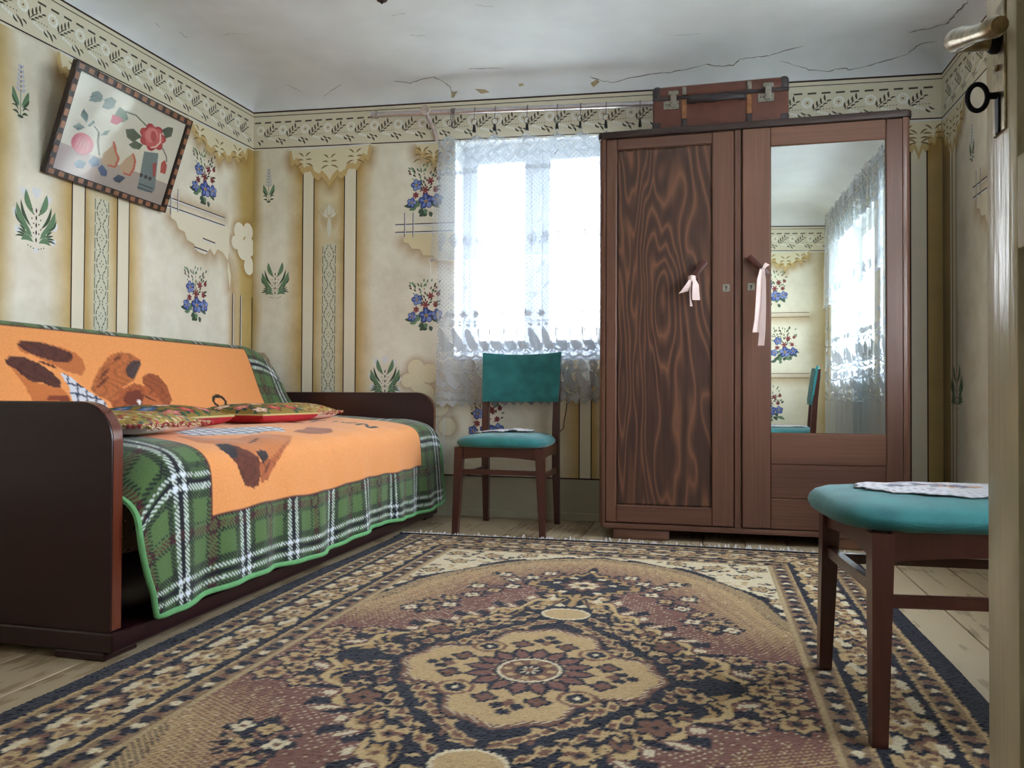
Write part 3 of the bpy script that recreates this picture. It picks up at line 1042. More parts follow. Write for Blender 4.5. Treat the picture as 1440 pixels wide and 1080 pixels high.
# ------------------------------------------------------------------ windows
def window(name, axis, a0, a1, z0, z1, plane, out):
    """casement window set back in its niche; axis 0: in the back wall (runs along x), 1: in the right wall (along y)"""
    def B(mb, s0, s1, za, zb, d0, d1, bev=0.006):
        p, q = plane + out * d0, plane + out * d1
        p, q = min(p, q), max(p, q)
        if axis == 0: mb.box(s0, s1, p, q, za, zb, bev, 1)
        else: mb.box(p, q, s0, s1, za, zb, bev, 1)
        return mb
    mid = (a0 + a1) / 2
    f = MB()
    B(f, a0, a0 + 0.04, z0, z1, 0.0, 0.10)
    B(f, a1 - 0.04, a1, z0, z1, 0.0, 0.10)
    B(f, a0 + 0.04, a1 - 0.04, z1 - 0.06, z1, 0.0, 0.10)
    B(f, a0 + 0.04, a1 - 0.04, z0, z0 + 0.04, 0.0, 0.10)
    w = struct(f.build(name, m_frame_paint))
    B(MB(), mid - 0.028, mid + 0.028, z0 + 0.04, z1 - 0.06, -0.012, 0.05).build('mullion', m_frame_paint, w)
    for s0, s1 in ((a0 + 0.042, mid - 0.03), (mid + 0.03, a1 - 0.042)):
        st = 0.046
        zb, zt_ = z0 + 0.042, z1 - 0.062
        B(MB(), s0, s0 + st, zb, zt_, 0.0, 0.045).build('stile', m_frame_paint, w)
        B(MB(), s1 - st, s1, zb, zt_, 0.0, 0.045).build('stile', m_frame_paint, w)
        B(MB(), s0 + st, s1 - st, zb, zb + 0.05, 0.0, 0.045).build('rail', m_frame_paint, w)
        B(MB(), s0 + st, s1 - st, zt_ - 0.05, zt_, 0.0, 0.045).build('rail', m_frame_paint, w)
        B(MB(), s0 + st, s1 - st, zb + 0.05, zt_ - 0.05, 0.02, 0.024, 0).build('pane', m_glass, w)
    sl = MB()
    B(sl, a0, a1, z0 - 0.03, z0 + 0.004, -0.175, 0.0, 0.008)
    sl.build('window_sill', m_frame_paint, w)
    # whitewashed lining of the niche
    ln = MB()
    B(ln, a0 - 0.001, a0 + 0.004, z0, z1, -0.16, 0.1, 0)
    B(ln, a1 - 0.004, a1 + 0.001, z0, z1, -0.16, 0.1, 0)
    B(ln, a0, a1, z1 - 0.004, z1 + 0.001, -0.16, 0.1, 0)
    ln.build('niche_lining', m_white, w)
    return w


window('window_1', 0, WB[0], WB[1], WB[2], WB[3], YB + 0.165, 1)
window('window_2', 1, WR[0], WR[1], WR[2], WR[3], XR + 0.165, 1)
window('added_window', 1, WQ[0], WQ[1], WQ[2], WQ[3], XR + 0.165, 1)  # added opening, there for the daylight it throws on the left wall


# ------------------------------------------------------------------ raster canvas for woven and printed cloth
class Ras:
    def __init__(self, x0, x1, y0, y1, res, base, jit=0.0):
        self.W = int(round((x1 - x0) / res)) + 1
        self.H = int(round((y1 - y0) / res)) + 1
        xs, ys = np.linspace(x0, x1, self.W), np.linspace(y0, y1, self.H)
        self.X0, self.Y0 = np.meshgrid(xs, ys)
        self.X, self.Y = self.X0.copy(), self.Y0.copy()
        if jit:
            self.X += rng.uniform(-jit, jit, self.X.shape)
            self.Y += rng.uniform(-jit, jit, self.X.shape)
        self.c = np.empty(self.X.shape + (3,))
        self.c[:] = base

    def fill(self, m, c):
        self.c[m] = c

    def ell(self, cx, cy, rx, ry, c, rot=0.0):
        dx, dy = self.X - cx, self.Y - cy
        cs, sn = math.cos(rot), math.sin(rot)
        u, v = dx * cs + dy * sn, -dx * sn + dy * cs
        self.c[(u / rx) ** 2 + (v / ry) ** 2 < 1] = c

    def petal(self, cx, cy, n, r, c, ph=0.0, depth=0.4, sy=1.0):
        dx, dy = self.X - cx, (self.Y - cy) / sy
        th = np.arctan2(dy, dx)
        rr = r * (1 - depth + depth * np.abs(np.cos(n * (th - ph) / 2)))
        self.c[np.hypot(dx, dy) < rr] = c

    def seg(self, a, b, w, c, taper=False):
        ax, ay = a
        dx, dy = b[0] - ax, b[1] - ay
        L2 = dx * dx + dy * dy or 1e-9
        t = np.clip(((self.X - ax) * dx + (self.Y - ay) * dy) / L2, 0, 1)
        d = np.hypot(self.X - ax - t * dx, self.Y - ay - t * dy)
        ww = w / 2 * (np.sin(PI * np.clip(t, 0.04, 0.96)) if taper else 1)
        self.c[d < ww] = c

    def mask(self, pts):
        m = np.zeros(self.X.shape, bool)
        n = len(pts)
        for i in range(n):
            (x0, y0), (x1, y1) = pts[i], pts[(i + 1) % n]
            if y0 == y1: continue
            k = ((self.Y < y0) != (self.Y < y1)) & (self.X < (x1 - x0) * (self.Y - y0) / (y1 - y0) + x0)
            m ^= k
        return m

    def poly(self, pts, c):
        self.c[self.mask(pts)] = c

    def rgba(self):
        return np.concatenate([self.c, np.ones(self.c.shape[:2] + (1,))], -1)


def C3(*a):
    return np.array(S(*a)[:3])


m_blanket = attr_mat('printed_fleece', 0.95, bump=0.35, bscale=220, sheen=0.25, var=0.10)
m_rug = attr_mat('knotted_wool_pile', 0.95, bump=0.7, bscale=330, sheen=0.15, var=0.22)
m_embroid = attr_mat('needlework', 0.9, bump=0.4, bscale=400, var=0.08)
m_canvas = attr_mat('cross_stitch_canvas', 0.9, bump=0.2, bscale=500, var=0.05)

# ------------------------------------------------------------------ rug
RCX, RCY, RHX, RHY = -0.42, 1.874, 1.02, 1.69
NAVY, TAN, BRN, MAU, CRM, GLD, DRK = C3(22, 25, 44), C3(196, 164, 116), C3(122, 82, 64), C3(128, 84, 72), C3(222, 206, 172), C3(178, 142, 92), C3(44, 36, 40)
Q = Ras(0, RHX, 0, RHY, 0.0052, MAU, 0.0022)
X, Y = Q.X, Q.Y
hsh = rng.random(X.shape)
ix, iy = np.meshgrid(np.arange(Q.W), np.arange(Q.H))
bay = (((ix + 2 * iy) % 5) / 5 + ((ix * 3 + iy) % 4) / 20)
# arch of the field
AR = np.array([(0, 1.345), (0.18, 1.29), (0.33, 1.205), (0.42, 1.10), (0.47, 1.03), (0.54, 0.93), (0.60, 0.81), (0.625, 0.68), (0.67, 0.53)])
arx = np.interp(Y, AR[::-1, 1], AR[::-1, 0])
sx = np.interp(np.linspace(0, 1, 80), np.linspace(0, 1, len(AR)), AR[:, 0])
sy = np.interp(np.linspace(0, 1, 80), np.linspace(0, 1, len(AR)), AR[:, 1])
dA = np.full(X.shape, 9.0)
for a, c in zip(sx, sy):
    dA = np.minimum(dA, np.hypot(X - a, Y - c))
inside = (X < arx) | (Y < 0.53)
inside &= ~(Y > 1.345)
p = np.clip(1 - dA / 0.30, 0, 1) ** 1.1
Q.fill(inside & (bay < p), TAN)
Q.fill(inside & (dA < 0.05) & ((ix + iy) % 3 == 0), NAVY)
# medallion in elliptic polar coordinates
a_, b_ = 0.50, 0.70
phi = np.arctan2(Y / b_, X / a_)
q = np.hypot(X / a_, Y / b_)
Rm = 1 - 0.27 * np.abs(np.sin(2 * phi)) + 0.035 * np.cos(24 * phi)
qm = q / Rm
dots = inside & (qm > 1.1) & (((ix + iy) % 4 == 0) & ((ix - iy) % 4 < 2))
Q.fill(dots & (hsh < np.clip(1.1 - (qm - 1.1) * 2.4, 0.10, 1)), CRM)
Q.fill((qm > 1.06) & (qm < 1.22) & (np.cos(44 * phi + 14 * qm) > 0.25), NAVY)
Q.fill((qm > 1.10) & (qm < 1.18) & (np.cos(44 * phi + 14 * qm) < -0.75), CRM)
Q.fill(qm < 1.08, GLD)
Q.fill((qm < 1.08) & (qm > 0.86) & (np.cos(40 * phi - 34 * qm) > 0.55), NAVY)
Q.fill((qm > 1.03) & (qm < 1.075), np.array(C3(202, 172, 122)))
Q.fill((qm < 0.96 + 0.04 * np.cos(20 * phi)), NAVY)
R = random.Random(11)


def flower(x, y, r, c1, c2, c3, n=4, out=NAVY):
    Q.petal(x, y, n, r * 1.28, out)
    Q.petal(x, y, n, r, c1)
    Q.ell(x, y, r * 0.42, r * 0.42, c2)
    Q.ell(x, y, r * 0.2, r * 0.2, c3)


for (x, y, r) in ((0.19, 0.42, 0.042), (0.32, 0.26, 0.042), (0.40, 0.08, 0.034), (0.10, 0.56, 0.03), (0.26, 0.36, 0.026), (0.38, 0.19, 0.022)):
    flower(x, y, r, R.choice([CRM, TAN, BRN]), BRN, NAVY, 5, NAVY)
for k in range(26):
    an, rr_ = PI / 2 * (k + .5) / 26, (0.62, 0.76)[k % 2]
    x, y = a_ * rr_ * math.cos(an) * (1 - .2 * abs(math.sin(2 * an))), b_ * rr_ * math.sin(an) * (1 - .2 * abs(math.sin(2 * an)))
    Q.ell(x, y, 0.024, 0.014, TAN, an + 1.0)
    Q.ell(x, y, 0.017, 0.009, BRN, an + 1.0)
for i in range(95):
    an, rr = R.uniform(0, PI / 2), R.uniform(0.5, 0.95)
    x, y = a_ * rr * math.cos(an) * (1 - .2 * abs(math.sin(2 * an))), b_ * rr * math.sin(an) * (1 - .2 * abs(math.sin(2 * an)))
    d = R.uniform(0, PI)
    Q.seg((x, y), (x + 0.034 * math.cos(d), y + 0.034 * math.sin(d)), 0.013, R.choice([TAN, BRN, NAVY, NAVY, TAN]), True)
# inner four-lobed rosette
th = np.arctan2(Y, X)
rr = np.hypot(X, Y * 0.96)
rin = 0.150 + 0.155 * np.abs(np.cos(2 * th)) ** 0.55 + 0.008 * np.cos(16 * th)
Q.fill(rr < rin + 0.03, NAVY)
Q.fill(rr < rin + 0.022, BRN)
Q.fill((rr < rin + 0.012) & (((ix + iy) % 3) == 0), CRM)
Q.fill(rr < rin, TAN)
Q.ell(0.142, 0.150, 0.046, 0.046, BRN)
Q.ell(0.142, 0.150, 0.036, 0.036, TAN)
Q.ell(0.142, 0.150, 0.026, 0.026, NAVY)
Q.ell(0.142, 0.150, 0.009, 0.009, CRM)
for x, y in ((0.185, 0.062), (0.06, 0.19)):
    Q.petal(x, y, 4, 0.034, NAVY)
    Q.petal(x, y, 4, 0.022, BRN)
for x, y in ((0.25, 0.0), (0.0, 0.26), (0.22, 0.022), (0.022, 0.228)):
    Q.ell(x, y, 0.016, 0.016, NAVY)
Q.ell(0.205, 0.0, 0.018, 0.014, BRN)
Q.ell(0.0, 0.21, 0.014, 0.018, BRN)
for k in range(5):
    an = k * PI / 8
    Q.seg((0.075 * math.cos(an), 0.075 * math.sin(an)), (0.165 * math.cos(an), 0.165 * math.sin(an)), 0.055, NAVY, True)
    Q.seg((0.08 * math.cos(an), 0.08 * math.sin(an)), (0.15 * math.cos(an), 0.15 * math.sin(an)), 0.032, MAU, True)
Q.fill(rr < 0.088, NAVY)
Q.fill(rr < 0.080, CRM)
Q.fill(rr < 0.070, BRN)
Q.fill((rr < 0.062) & (rr > 0.044) & (np.cos(8 * th) > 0.4), TAN)
Q.fill(rr < 0.036, NAVY)
Q.fill((rr < 0.026) & (np.cos(8 * th) > 0.2), CRM)
Q.fill(rr < 0.010, BRN)
# pendants on the long axis
for cy, ra, rb in ((0.505, 0.066, 0.052), (0.875, 0.15, 0.12)):
    if cy > 0.8:
        d1 = np.abs(X) / 0.20 + np.abs(Y - cy) / 0.20 + 0.08 * np.cos(18 * np.arctan2(Y - cy, X))
        Q.fill(d1 < 1.16, NAVY)
        Q.fill(d1 < 1.06, GLD)
        Q.fill(d1 < 0.9, NAVY)
        Q.petal(0, cy, 8, 0.085, BRN)
        Q.petal(0, cy, 8, 0.055, CRM)
        Q.ell(0, cy, 0.034, 0.026, TAN)
        Q.petal(0, cy, 6, 0.022, NAVY)
        for x, y in ((0.10, cy + 0.02), (0.05, cy + 0.10), (0.06, cy - 0.1)):
            Q.ell(x, y, 0.016, 0.012, CRM)
    else:
        Q.ell(0, cy, ra * 1.15, rb * 1.2, CRM)
        Q.ell(0, cy, ra, rb, TAN)
Q.seg((0, 1.05), (0, 1.17), 0.04, NAVY, True)
Q.ell(0, 1.09, 0.012, 0.02, TAN)
Q.seg((0.0, 0.60), (0.0, 0.74), 0.022, GLD)
for k in range(4):
    Q.petal(0.035 + 0.02 * k, 0.60 + 0.035 * k, 4, 0.018, R.choice([TAN, CRM, BRN]))
# sprays in the field
for (x, y) in ((0.45, 0.53), (0.40, 0.60), (0.345, 0.655), (0.49, 0.46), (0.29, 0.73), (0.24, 0.80), (0.43, 0.46), (0.38, 0.52), (0.20, 0.95), (0.26, 0.90), (0.31, 0.97), (0.15, 1.03), (0.36, 0.78)):
    Q.petal(x, y, 4, 0.042, NAVY, R.uniform(0, 1), 0.55)
    Q.petal(x, y, 4, 0.027, CRM if R.random() < .6 else TAN, R.uniform(0, 1), 0.5)
    Q.ell(x, y, 0.008, 0.008, BRN)
    for k in range(4):
        an = R.uniform(0, 2 * PI)
        Q.seg((x + .035 * math.cos(an), y + .035 * math.sin(an)), (x + .062 * math.cos(an), y + .062 * math.sin(an)), 0.014, NAVY, True)
for (x, y, r) in ((0.585, 0.065, 0.058), (0.60, 0.17, 0.05), (0.55, 0.125, 0.035), (0.545, 0.0, 0.045), (0.50, 0.2, 0.04)):
    Q.petal(x, y, 6, r * 1.2, NAVY, 0.3, 0.5)
    Q.petal(x, y, 6, r * 0.9, TAN, 0.3, 0.4)
    Q.petal(x, y, 5, r * 0.5, BRN)
    Q.ell(x, y, r * 0.22, r * 0.22, NAVY)
# spandrels
sp = ~inside
Q.fill(sp, CRM)
for i in range(190):
    x, y = R.uniform(0.05, 0.68), R.uniform(0.55, 1.42)
    k = R.choice([NAVY, NAVY, NAVY, BRN, TAN, GLD])
    d = R.uniform(0, PI)
    m0 = Q.c.copy()
    Q.seg((x, y), (x + 0.04 * math.cos(d), y + 0.04 * math.sin(d)), 0.018, k, True)
    Q.c[~sp] = m0[~sp]
m0 = Q.c.copy()
for (x, y) in ((0.55, 1.15), (0.44, 1.28), (0.60, 0.98), (0.30, 1.33), (0.60, 1.30), (0.645, 0.82)):
    flower(x, y, 0.034, TAN, BRN, CRM, 5)
Q.c[~sp] = m0[~sp]
Q.fill((dA < 0.022 + 0.012 * np.cos(60 * (X + Y))) & sp, NAVY)
# borders
ex, ey = RHX - Q.X0 - 0.062, RHY - Q.Y0 - 0.012
side = ex < ey
d = np.where(side, ex, ey)
al = np.where(side, Y, X)
d = d + rng.uniform(-0.002, 0.002, d.shape)


def band(lo, hi, c):
    Q.fill((d >= lo) & (d < hi), c)


def rep(per, off, dc, r, c, n=5, depth=0.35, sl=1.0, lo=0.0, hi=0.4):
    la = (np.mod(al + off, per) - per / 2) / sl
    ld = d - dc
    t = np.arctan2(ld, la)
    Q.fill((np.hypot(la, ld) < r * (1 - depth + depth * np.abs(np.cos(n * t / 2)))) & (d > lo) & (d < hi), c)


band(0.0, 0.305, C3(160, 130, 90))
band(0.0, 0.010, TAN)
band(0.010, 0.062, C3(150, 120, 84))
rep(0.052, 0.0, 0.036, 0.021, NAVY, 3, 0.5, 1.1, 0.012, 0.06)
rep(0.104, 0.0, 0.036, 0.015, BRN, 3, 0.3, 1.2, 0.012, 0.06)
rep(0.104, 0.052, 0.036, 0.010, CRM, 3, 0.3, 1.2, 0.012, 0.06)
band(0.062, 0.068, TAN)
band(0.068, 0.080, NAVY)
band(0.080, 0.215, NAVY)
rep(0.21, 0.0, 0.147, 0.064, TAN, 7, 0.4, 1.25, 0.08, 0.215)
rep(0.21, 0.0, 0.147, 0.046, BRN, 7, 0.4, 1.25, 0.08, 0.215)
rep(0.21, 0.0, 0.147, 0.034, TAN, 5, 0.5, 1.3, 0.08, 0.215)
rep(0.21, 0.0, 0.147, 0.020, CRM, 5, 0.3, 1.2, 0.08, 0.215)
rep(0.21, 0.0, 0.147, 0.010, NAVY, 4, 0.3, 1.2, 0.08, 0.215)
rep(0.21, 0.105, 0.115, 0.032, BRN, 4, 0.4, 1.3, 0.08, 0.215)
rep(0.21, 0.105, 0.115, 0.020, TAN, 4, 0.5, 1.2, 0.08, 0.215)
rep(0.21, 0.105, 0.185, 0.028, CRM, 3, 0.6, 1.6, 0.08, 0.215)
rep(0.105, 0.035, 0.10, 0.018, CRM, 2, 0.5, 1.7, 0.08, 0.215)
rep(0.105, 0.07, 0.195, 0.018, TAN, 2, 0.5, 1.8, 0.08, 0.215)
rep(0.07, 0.02, 0.15, 0.012, C3(140, 110, 80), 3, 0.5, 1.6, 0.08, 0.215)
band(0.215, 0.228, NAVY)
band(0.228, 0.234, TAN)
band(0.234, 0.290, C3(146, 116, 84))
rep(0.058, 0.01, 0.262, 0.022, NAVY, 3, 0.5, 1.1, 0.235, 0.29)
rep(0.116, 0.01, 0.262, 0.014, CRM, 3, 0.3, 1.1, 0.235, 0.29)
rep(0.116, 0.068, 0.262, 0.013, BRN, 3, 0.3, 1.1, 0.235, 0.29)
band(0.290, 0.303, C3(186, 160, 118))
Q.fill(d < 0.0, NAVY * 0.9)
quad = Q.c * 0.95 * (1 + rng.normal(0, 0.06, Q.c.shape[:2] + (1,)))
top_ = np.concatenate([quad[:, ::-1], quad[:, 1:]], 1)
full = np.clip(np.concatenate([top_[::-1], top_[1:]], 0), 0, 1)
Hh, Ww = full.shape[:2]
xs, ys = np.linspace(-RHX, RHX, Ww), np.linspace(-RHY, RHY, Hh)
gx, gy = np.meshgrid(xs, ys)
edge = 0.006 * np.sin(gy * 4.1 + np.sign(gx)) * np.clip((np.abs(gx) - 0.8) / 0.2, 0, 1) + 0.012 * np.sin(gx * 3.0 + 1) * np.clip((gy - 1.4) / 0.3, 0, 1)
pz = 0.0085 + rng.normal(0, 0.0006, gx.shape) - 0.006 * (np.maximum(np.abs(gx) / RHX, np.abs(gy) / RHY) > 0.9985)
PR = np.stack([RCX + gx + edge * (np.abs(gy) < 1.6) * np.sign(gx), RCY + gy + edge * (gy > 1.35), pz], -1)
rug = empty('rug', (RCX, RCY, 0.0), 'large dark blue and tan oriental rug with a central medallion', 'rug')
grid_mesh('pile', PR, np.concatenate([full, np.ones((Hh, Ww, 1))], -1), m_rug, rug, smooth=False)
fr = MB()
R = random.Random(5)
for i in range(330):
    x = -RHX + 2 * RHX * (i + R.random() * .8) / 330
    y0 = RHY + 0.012 * math.sin(x * 3.0 + 1)
    L = R.uniform(0.03, 0.055)
    dx = R.uniform(-0.022, 0.022)
    h = R.choice([0.004, 0.006, 0.012, 0.02]) * R.random() + 0.003
    p0 = Vector((RCX + x, RCY + y0 - 0.004, 0.007))
    p1 = Vector((RCX + x + dx * .5, RCY + y0 + L * .5, 0.004 + h))
    p2 = Vector((RCX + x + dx, RCY + y0 + L, 0.003))
    fr.tube([p0, p1, p2], [0.0034, 0.0030, 0.0018], 4)
m_fringe = plain('grey_white_cotton_fringe', S(222, 216, 216), 0.95, noise=0.15, nscale=50)
tag(fr.build('fringe', m_fringe, rug), None, kind='stuff')
b = MB()
b.tube([(RCX + t, RCY + RHY + 0.012 * math.sin(t * 3.0 + 1) - 0.002, 0.008) for t in np.linspace(-RHX, RHX, 60)], 0.006, 6)
b.build('end_binding', plain('navy_binding', S(24, 26, 40), 0.9), rug)

# ------------------------------------------------------------------ sofa
SY0, SY1 = 1.68, 4.12
sofa = empty('sofa', (-1.95, 2.9, 0), 'long sofa with glossy dark mahogany side panels under the printed blanket', 'sofa')
m_sofa_fab = None


def sofa_fabric():
    k = NT('sofa_flower_weave')
    v = k.coord((1, 1, 1))
    vo = k.n('TexVoronoi', {'Vector': v, 'Scale': 24.0}, feature='F1')
    w = k.n('Math', {0: vo.outputs['Distance'], 1: 34.0}, operation='MULTIPLY').outputs[0]
    f = k.n('Math', {0: w, 1: 1.0}, operation='PINGPONG').outputs[0]
    k.l(k.ramp(f, [(0.45, S(66, 22, 30)), (0.52, S(196, 180, 152))]), k.p.inputs['Base Color'])
    k.p.inputs['Roughness'].default_value = 0.9
    return k.m


m_sofa_fab = sofa_fabric()


def arm_poly(x0, x1, z0, z1, r):
    pts = [(x0, z0), (x1, z0), (x1, z1 - r)]
    for i in range(1, 9):
        a = PI / 2 * i / 8
        pts.append((x1 - r + r * math.cos(a), z1 - r + r * math.sin(a)))
    pts.append((x0, z1))
    return pts


for ya, yb_, zt_ in ((SY0, SY0 + 0.042, 0.657), (SY1 - 0.042, SY1, 0.69)):
    arm = MB().prism(arm_poly(-2.60, -1.463, 0.072, zt_, 0.10), 1, ya, yb_, 0.004).build('side_panel', m_mahog, sofa, 35)
    # lipping that follows the front edge of the panel
    pts = arm_poly(-2.60, -1.4615, 0.078, zt_ + 0.0015, 0.1015)
    inner = arm_poly(-2.60, -1.467, 0.078, zt_ - 0.004, 0.097)
    bnd = MB()
    n = len(pts)
    V, Fc = [], []
    for i in range(1, n):
        for (pp, yy) in ((pts[i], ya + 0.005), (pts[i], yb_ - 0.005), (inner[i], ya + 0.005), (inner[i], yb_ - 0.005)):
            V.append((pp[0], yy, pp[1]))
        if i > 1:
            k0, k1 = (i - 2) * 4, (i - 1) * 4
            Fc += [[k0, k0 + 1, k1 + 1, k1], [k0, k1, k1 + 2, k0 + 2], [k0 + 1, k0 + 3, k1 + 3, k1 + 1]]
    bnd.add(V, Fc).build('edge_lipping', m_mahog_edge, arm, 40)
MB().box(-2.58, -1.452, SY0 - 0.004, SY1 + 0.004, 0.022, 0.072, 0.004, 1).build('base_plinth', m_mahog, sofa)
for ya in (SY0 - 0.004, SY1 - 0.116):
    for xa in (-1.63, -2.5):
        MB().box(xa, xa + 0.155, ya, ya + 0.12, 0.0, 0.022, 0.004, 1).build('foot', m_mahog, sofa)
MB().box(-2.30, -1.50, SY0 + 0.10, SY1 - 0.05, 0.24, 0.50, 0.05, 3).build('seat_cushion', m_sofa_fab, sofa, 40)
MB().box(-2.30, -1.56, SY0 + 0.05, SY1 - 0.05, 0.072, 0.24, 0.006, 1).build('bedding_box', m_mahog, sofa)
MB().prism([(-2.53, 0.30), (-2.29, 0.50), (-2.34, 0.60), (-2.44, 0.88), (-2.47, 0.915), (-2.52, 0.90), (-2.55, 0.80)], 0 if False else 1, SY0 + 0.06, SY1 - 0.09, 0.012).build('backrest', m_sofa_fab, sofa, 40)

# printed blanket: cross-section of the sofa swept along its length
PRO = np.array([(-2.548, .70), (-2.54, .87), (-2.515, .93), (-2.47, .948), (-2.425, .91), (-2.315, .62), (-2.26, .567), (-2.0, .558), (-1.70, .552), (-1.52, .533), (-1.445, .505), (-1.415, .44), (-1.405, .06)])
PP = PRO
for _ in range(3):
    q_ = [PP[0]]
    for a, c in zip(PP[:-1], PP[1:]):
        q_ += [a * .75 + c * .25, a * .25 + c * .75]
    q_.append(PP[-1])
    PP = np.array(q_)
LL = np.concatenate([[0], np.cumsum(np.hypot(*np.diff(PP, axis=0).T))])
TMAX = LL[-1]
BY0, BY1 = 1.732, 4.10
GREEN, BNAVY, BWH, BMAR, ORG_ = C3(92, 122, 72), C3(26, 30, 40), C3(222, 234, 228), C3(92, 42, 48), C3(250, 166, 98)
Bk = Ras(BY0, BY1, 0, TMAX, 0.0065, GREEN)
X, Y = Bk.X, Bk.Y
PY, PT = 0.30, 0.30


def stripes(u):
    u = np.abs(np.mod(u + PY / 2, PY) - PY / 2)
    return u


uy = stripes(X - 1.888)
ut = stripes(Y - (TMAX - 0.075))
tw = np.mod(X + Y, 0.012) < 0.006
for u, v in ((uy, ut), (ut, uy)):
    Bk.c[(u < 0.052)] = Bk.c[(u < 0.052)] * 0.62 + BNAVY * 0.38
for u in (uy, ut):
    Bk.fill((np.abs(u - 0.045) < 0.010) & tw, BNAVY)
    Bk.fill((u > 0.0) & (u < 0.008), BNAVY)
    Bk.fill((np.abs(u - 0.150) < 0.014) & ~tw, BMAR)
    Bk.fill((np.abs(u - 0.128) < 0.006) & tw, BNAVY)
for u in (uy, ut):
    Bk.fill((np.abs(u - 0.019) < 0.0085) & ~tw, BWH)
Bk.fill((np.abs(uy - 0.019) < 0.0085) & (np.abs(ut - 0.019) < 0.0085), C3(236, 242, 255))
Bk.fill((uy < 0.05) & (ut < 0.05) & ~((np.abs(uy - 0.019) < 0.0085) & (np.abs(ut - 0.019) < 0.0085)) & tw, BNAVY)
OR = (X > 2.035) & (X < 3.765) & (Y > 0.318) & (Y < 1.722)
Bk.fill((X > 2.028) & (X < 3.772) & (Y > 0.312) & (Y < 1.728), BMAR)
Bk.fill(OR, ORG_)
PRINT = {
'earA': [(2.296, 0.391), (2.315, 0.375), (2.398, 0.376), (2.479, 0.392), (2.533, 0.412), (2.537, 0.431), (2.511, 0.449), (2.449, 0.452), (2.389, 0.439), (2.339, 0.423), (2.31, 0.409)],
'rimA': [(2.291, 0.395), (2.314, 0.371), (2.4, 0.371), (2.489, 0.388), (2.557, 0.41), (2.584, 0.443), (2.579, 0.476), (2.553, 0.504), (2.487, 0.492), (2.423, 0.463), (2.343, 0.429), (2.299, 0.419)],
'earB': [(2.225, 0.456), (2.246, 0.44), (2.305, 0.44), (2.366, 0.462), (2.412, 0.495), (2.439, 0.532), (2.43, 0.555), (2.404, 0.558), (2.36, 0.54), (2.307, 0.535), (2.275, 0.511), (2.251, 0.485), (2.226, 0.474)],
'bodyB': [(2.234, 0.477), (2.251, 0.485), (2.307, 0.535), (2.43, 0.555), (2.453, 0.584), (2.48, 0.70), (2.30, 0.70), (2.274, 0.554)],
'patchB': [(2.344, 0.609), (2.362, 0.59), (2.451, 0.587), (2.448, 0.613)],
'shirt': [(2.449, 0.494), (2.483, 0.505), (2.559, 0.57), (2.626, 0.614), (2.62, 0.72), (2.45, 0.72), (2.469, 0.551)],
'dogear': [(2.574, 0.563), (2.616, 0.509), (2.68, 0.452), (2.742, 0.407), (2.813, 0.39), (2.866, 0.396), (2.912, 0.424), (2.834, 0.518), (2.812, 0.525), (2.732, 0.562), (2.692, 0.618), (2.648, 0.611), (2.599, 0.59)],
'earin': [(2.813, 0.454), (2.851, 0.43), (2.907, 0.424), (2.904, 0.443), (2.835, 0.514), (2.802, 0.504), (2.8, 0.476)],
'face': [(2.648, 0.611), (2.696, 0.611), (2.732, 0.562), (2.827, 0.532), (2.898, 0.546), (2.951, 0.583), (2.963, 0.652), (2.90, 0.76), (2.72, 0.78), (2.656, 0.70), (2.656, 0.647)],
'eyep': [(2.722, 0.611), (2.763, 0.572), (2.843, 0.561), (2.854, 0.597), (2.827, 0.631), (2.751, 0.633)],
'earR': [(2.875, 0.531), (2.893, 0.502), (2.936, 0.482), (2.993, 0.492), (3.032, 0.544), (3.033, 0.606), (2.989, 0.645), (2.953, 0.652), (2.947, 0.59), (2.905, 0.553)],
'muzl': [(2.775, 0.641), (2.881, 0.583), (2.939, 0.605), (2.963, 0.652), (2.86, 0.694)],
'eye': [(2.802, 0.618), (2.821, 0.604), (2.831, 0.618), (2.811, 0.632)],
'tan': [(2.126, 1.35), (2.232, 1.379), (2.348, 1.438), (2.51, 1.422), (2.615, 1.485), (2.444, 1.555), (2.353, 1.579), (2.294, 1.569), (2.242, 1.526), (2.172, 1.474), (2.124, 1.439)],
'm1': [(2.162, 1.471), (2.208, 1.48), (2.242, 1.526), (2.294, 1.569), (2.292, 1.614), (2.276, 1.658), (2.246, 1.667), (2.199, 1.646), (2.177, 1.603), (2.173, 1.581), (2.153, 1.55), (2.141, 1.51)],
'm1k': [(2.162, 1.471), (2.208, 1.48), (2.208, 1.523), (2.187, 1.553), (2.155, 1.547), (2.141, 1.51)],
'm2': [(2.287, 1.656), (2.292, 1.591), (2.312, 1.576), (2.353, 1.579), (2.457, 1.542), (2.598, 1.491), (2.45, 1.562), (2.392, 1.594), (2.329, 1.647)],
'm2k': [(2.29, 1.549), (2.328, 1.54), (2.352, 1.548), (2.35, 1.573), (2.313, 1.59), (2.302, 1.575)],
'white': [(2.251, 1.20), (2.502, 1.10), (2.741, 1.33), (2.741, 1.37), (2.681, 1.413), (2.408, 1.391), (2.229, 1.33)],
'ear2': [(2.725, 1.424), (2.981, 1.351), (3.064, 1.403), (2.982, 1.462), (2.847, 1.479), (2.778, 1.462)]}
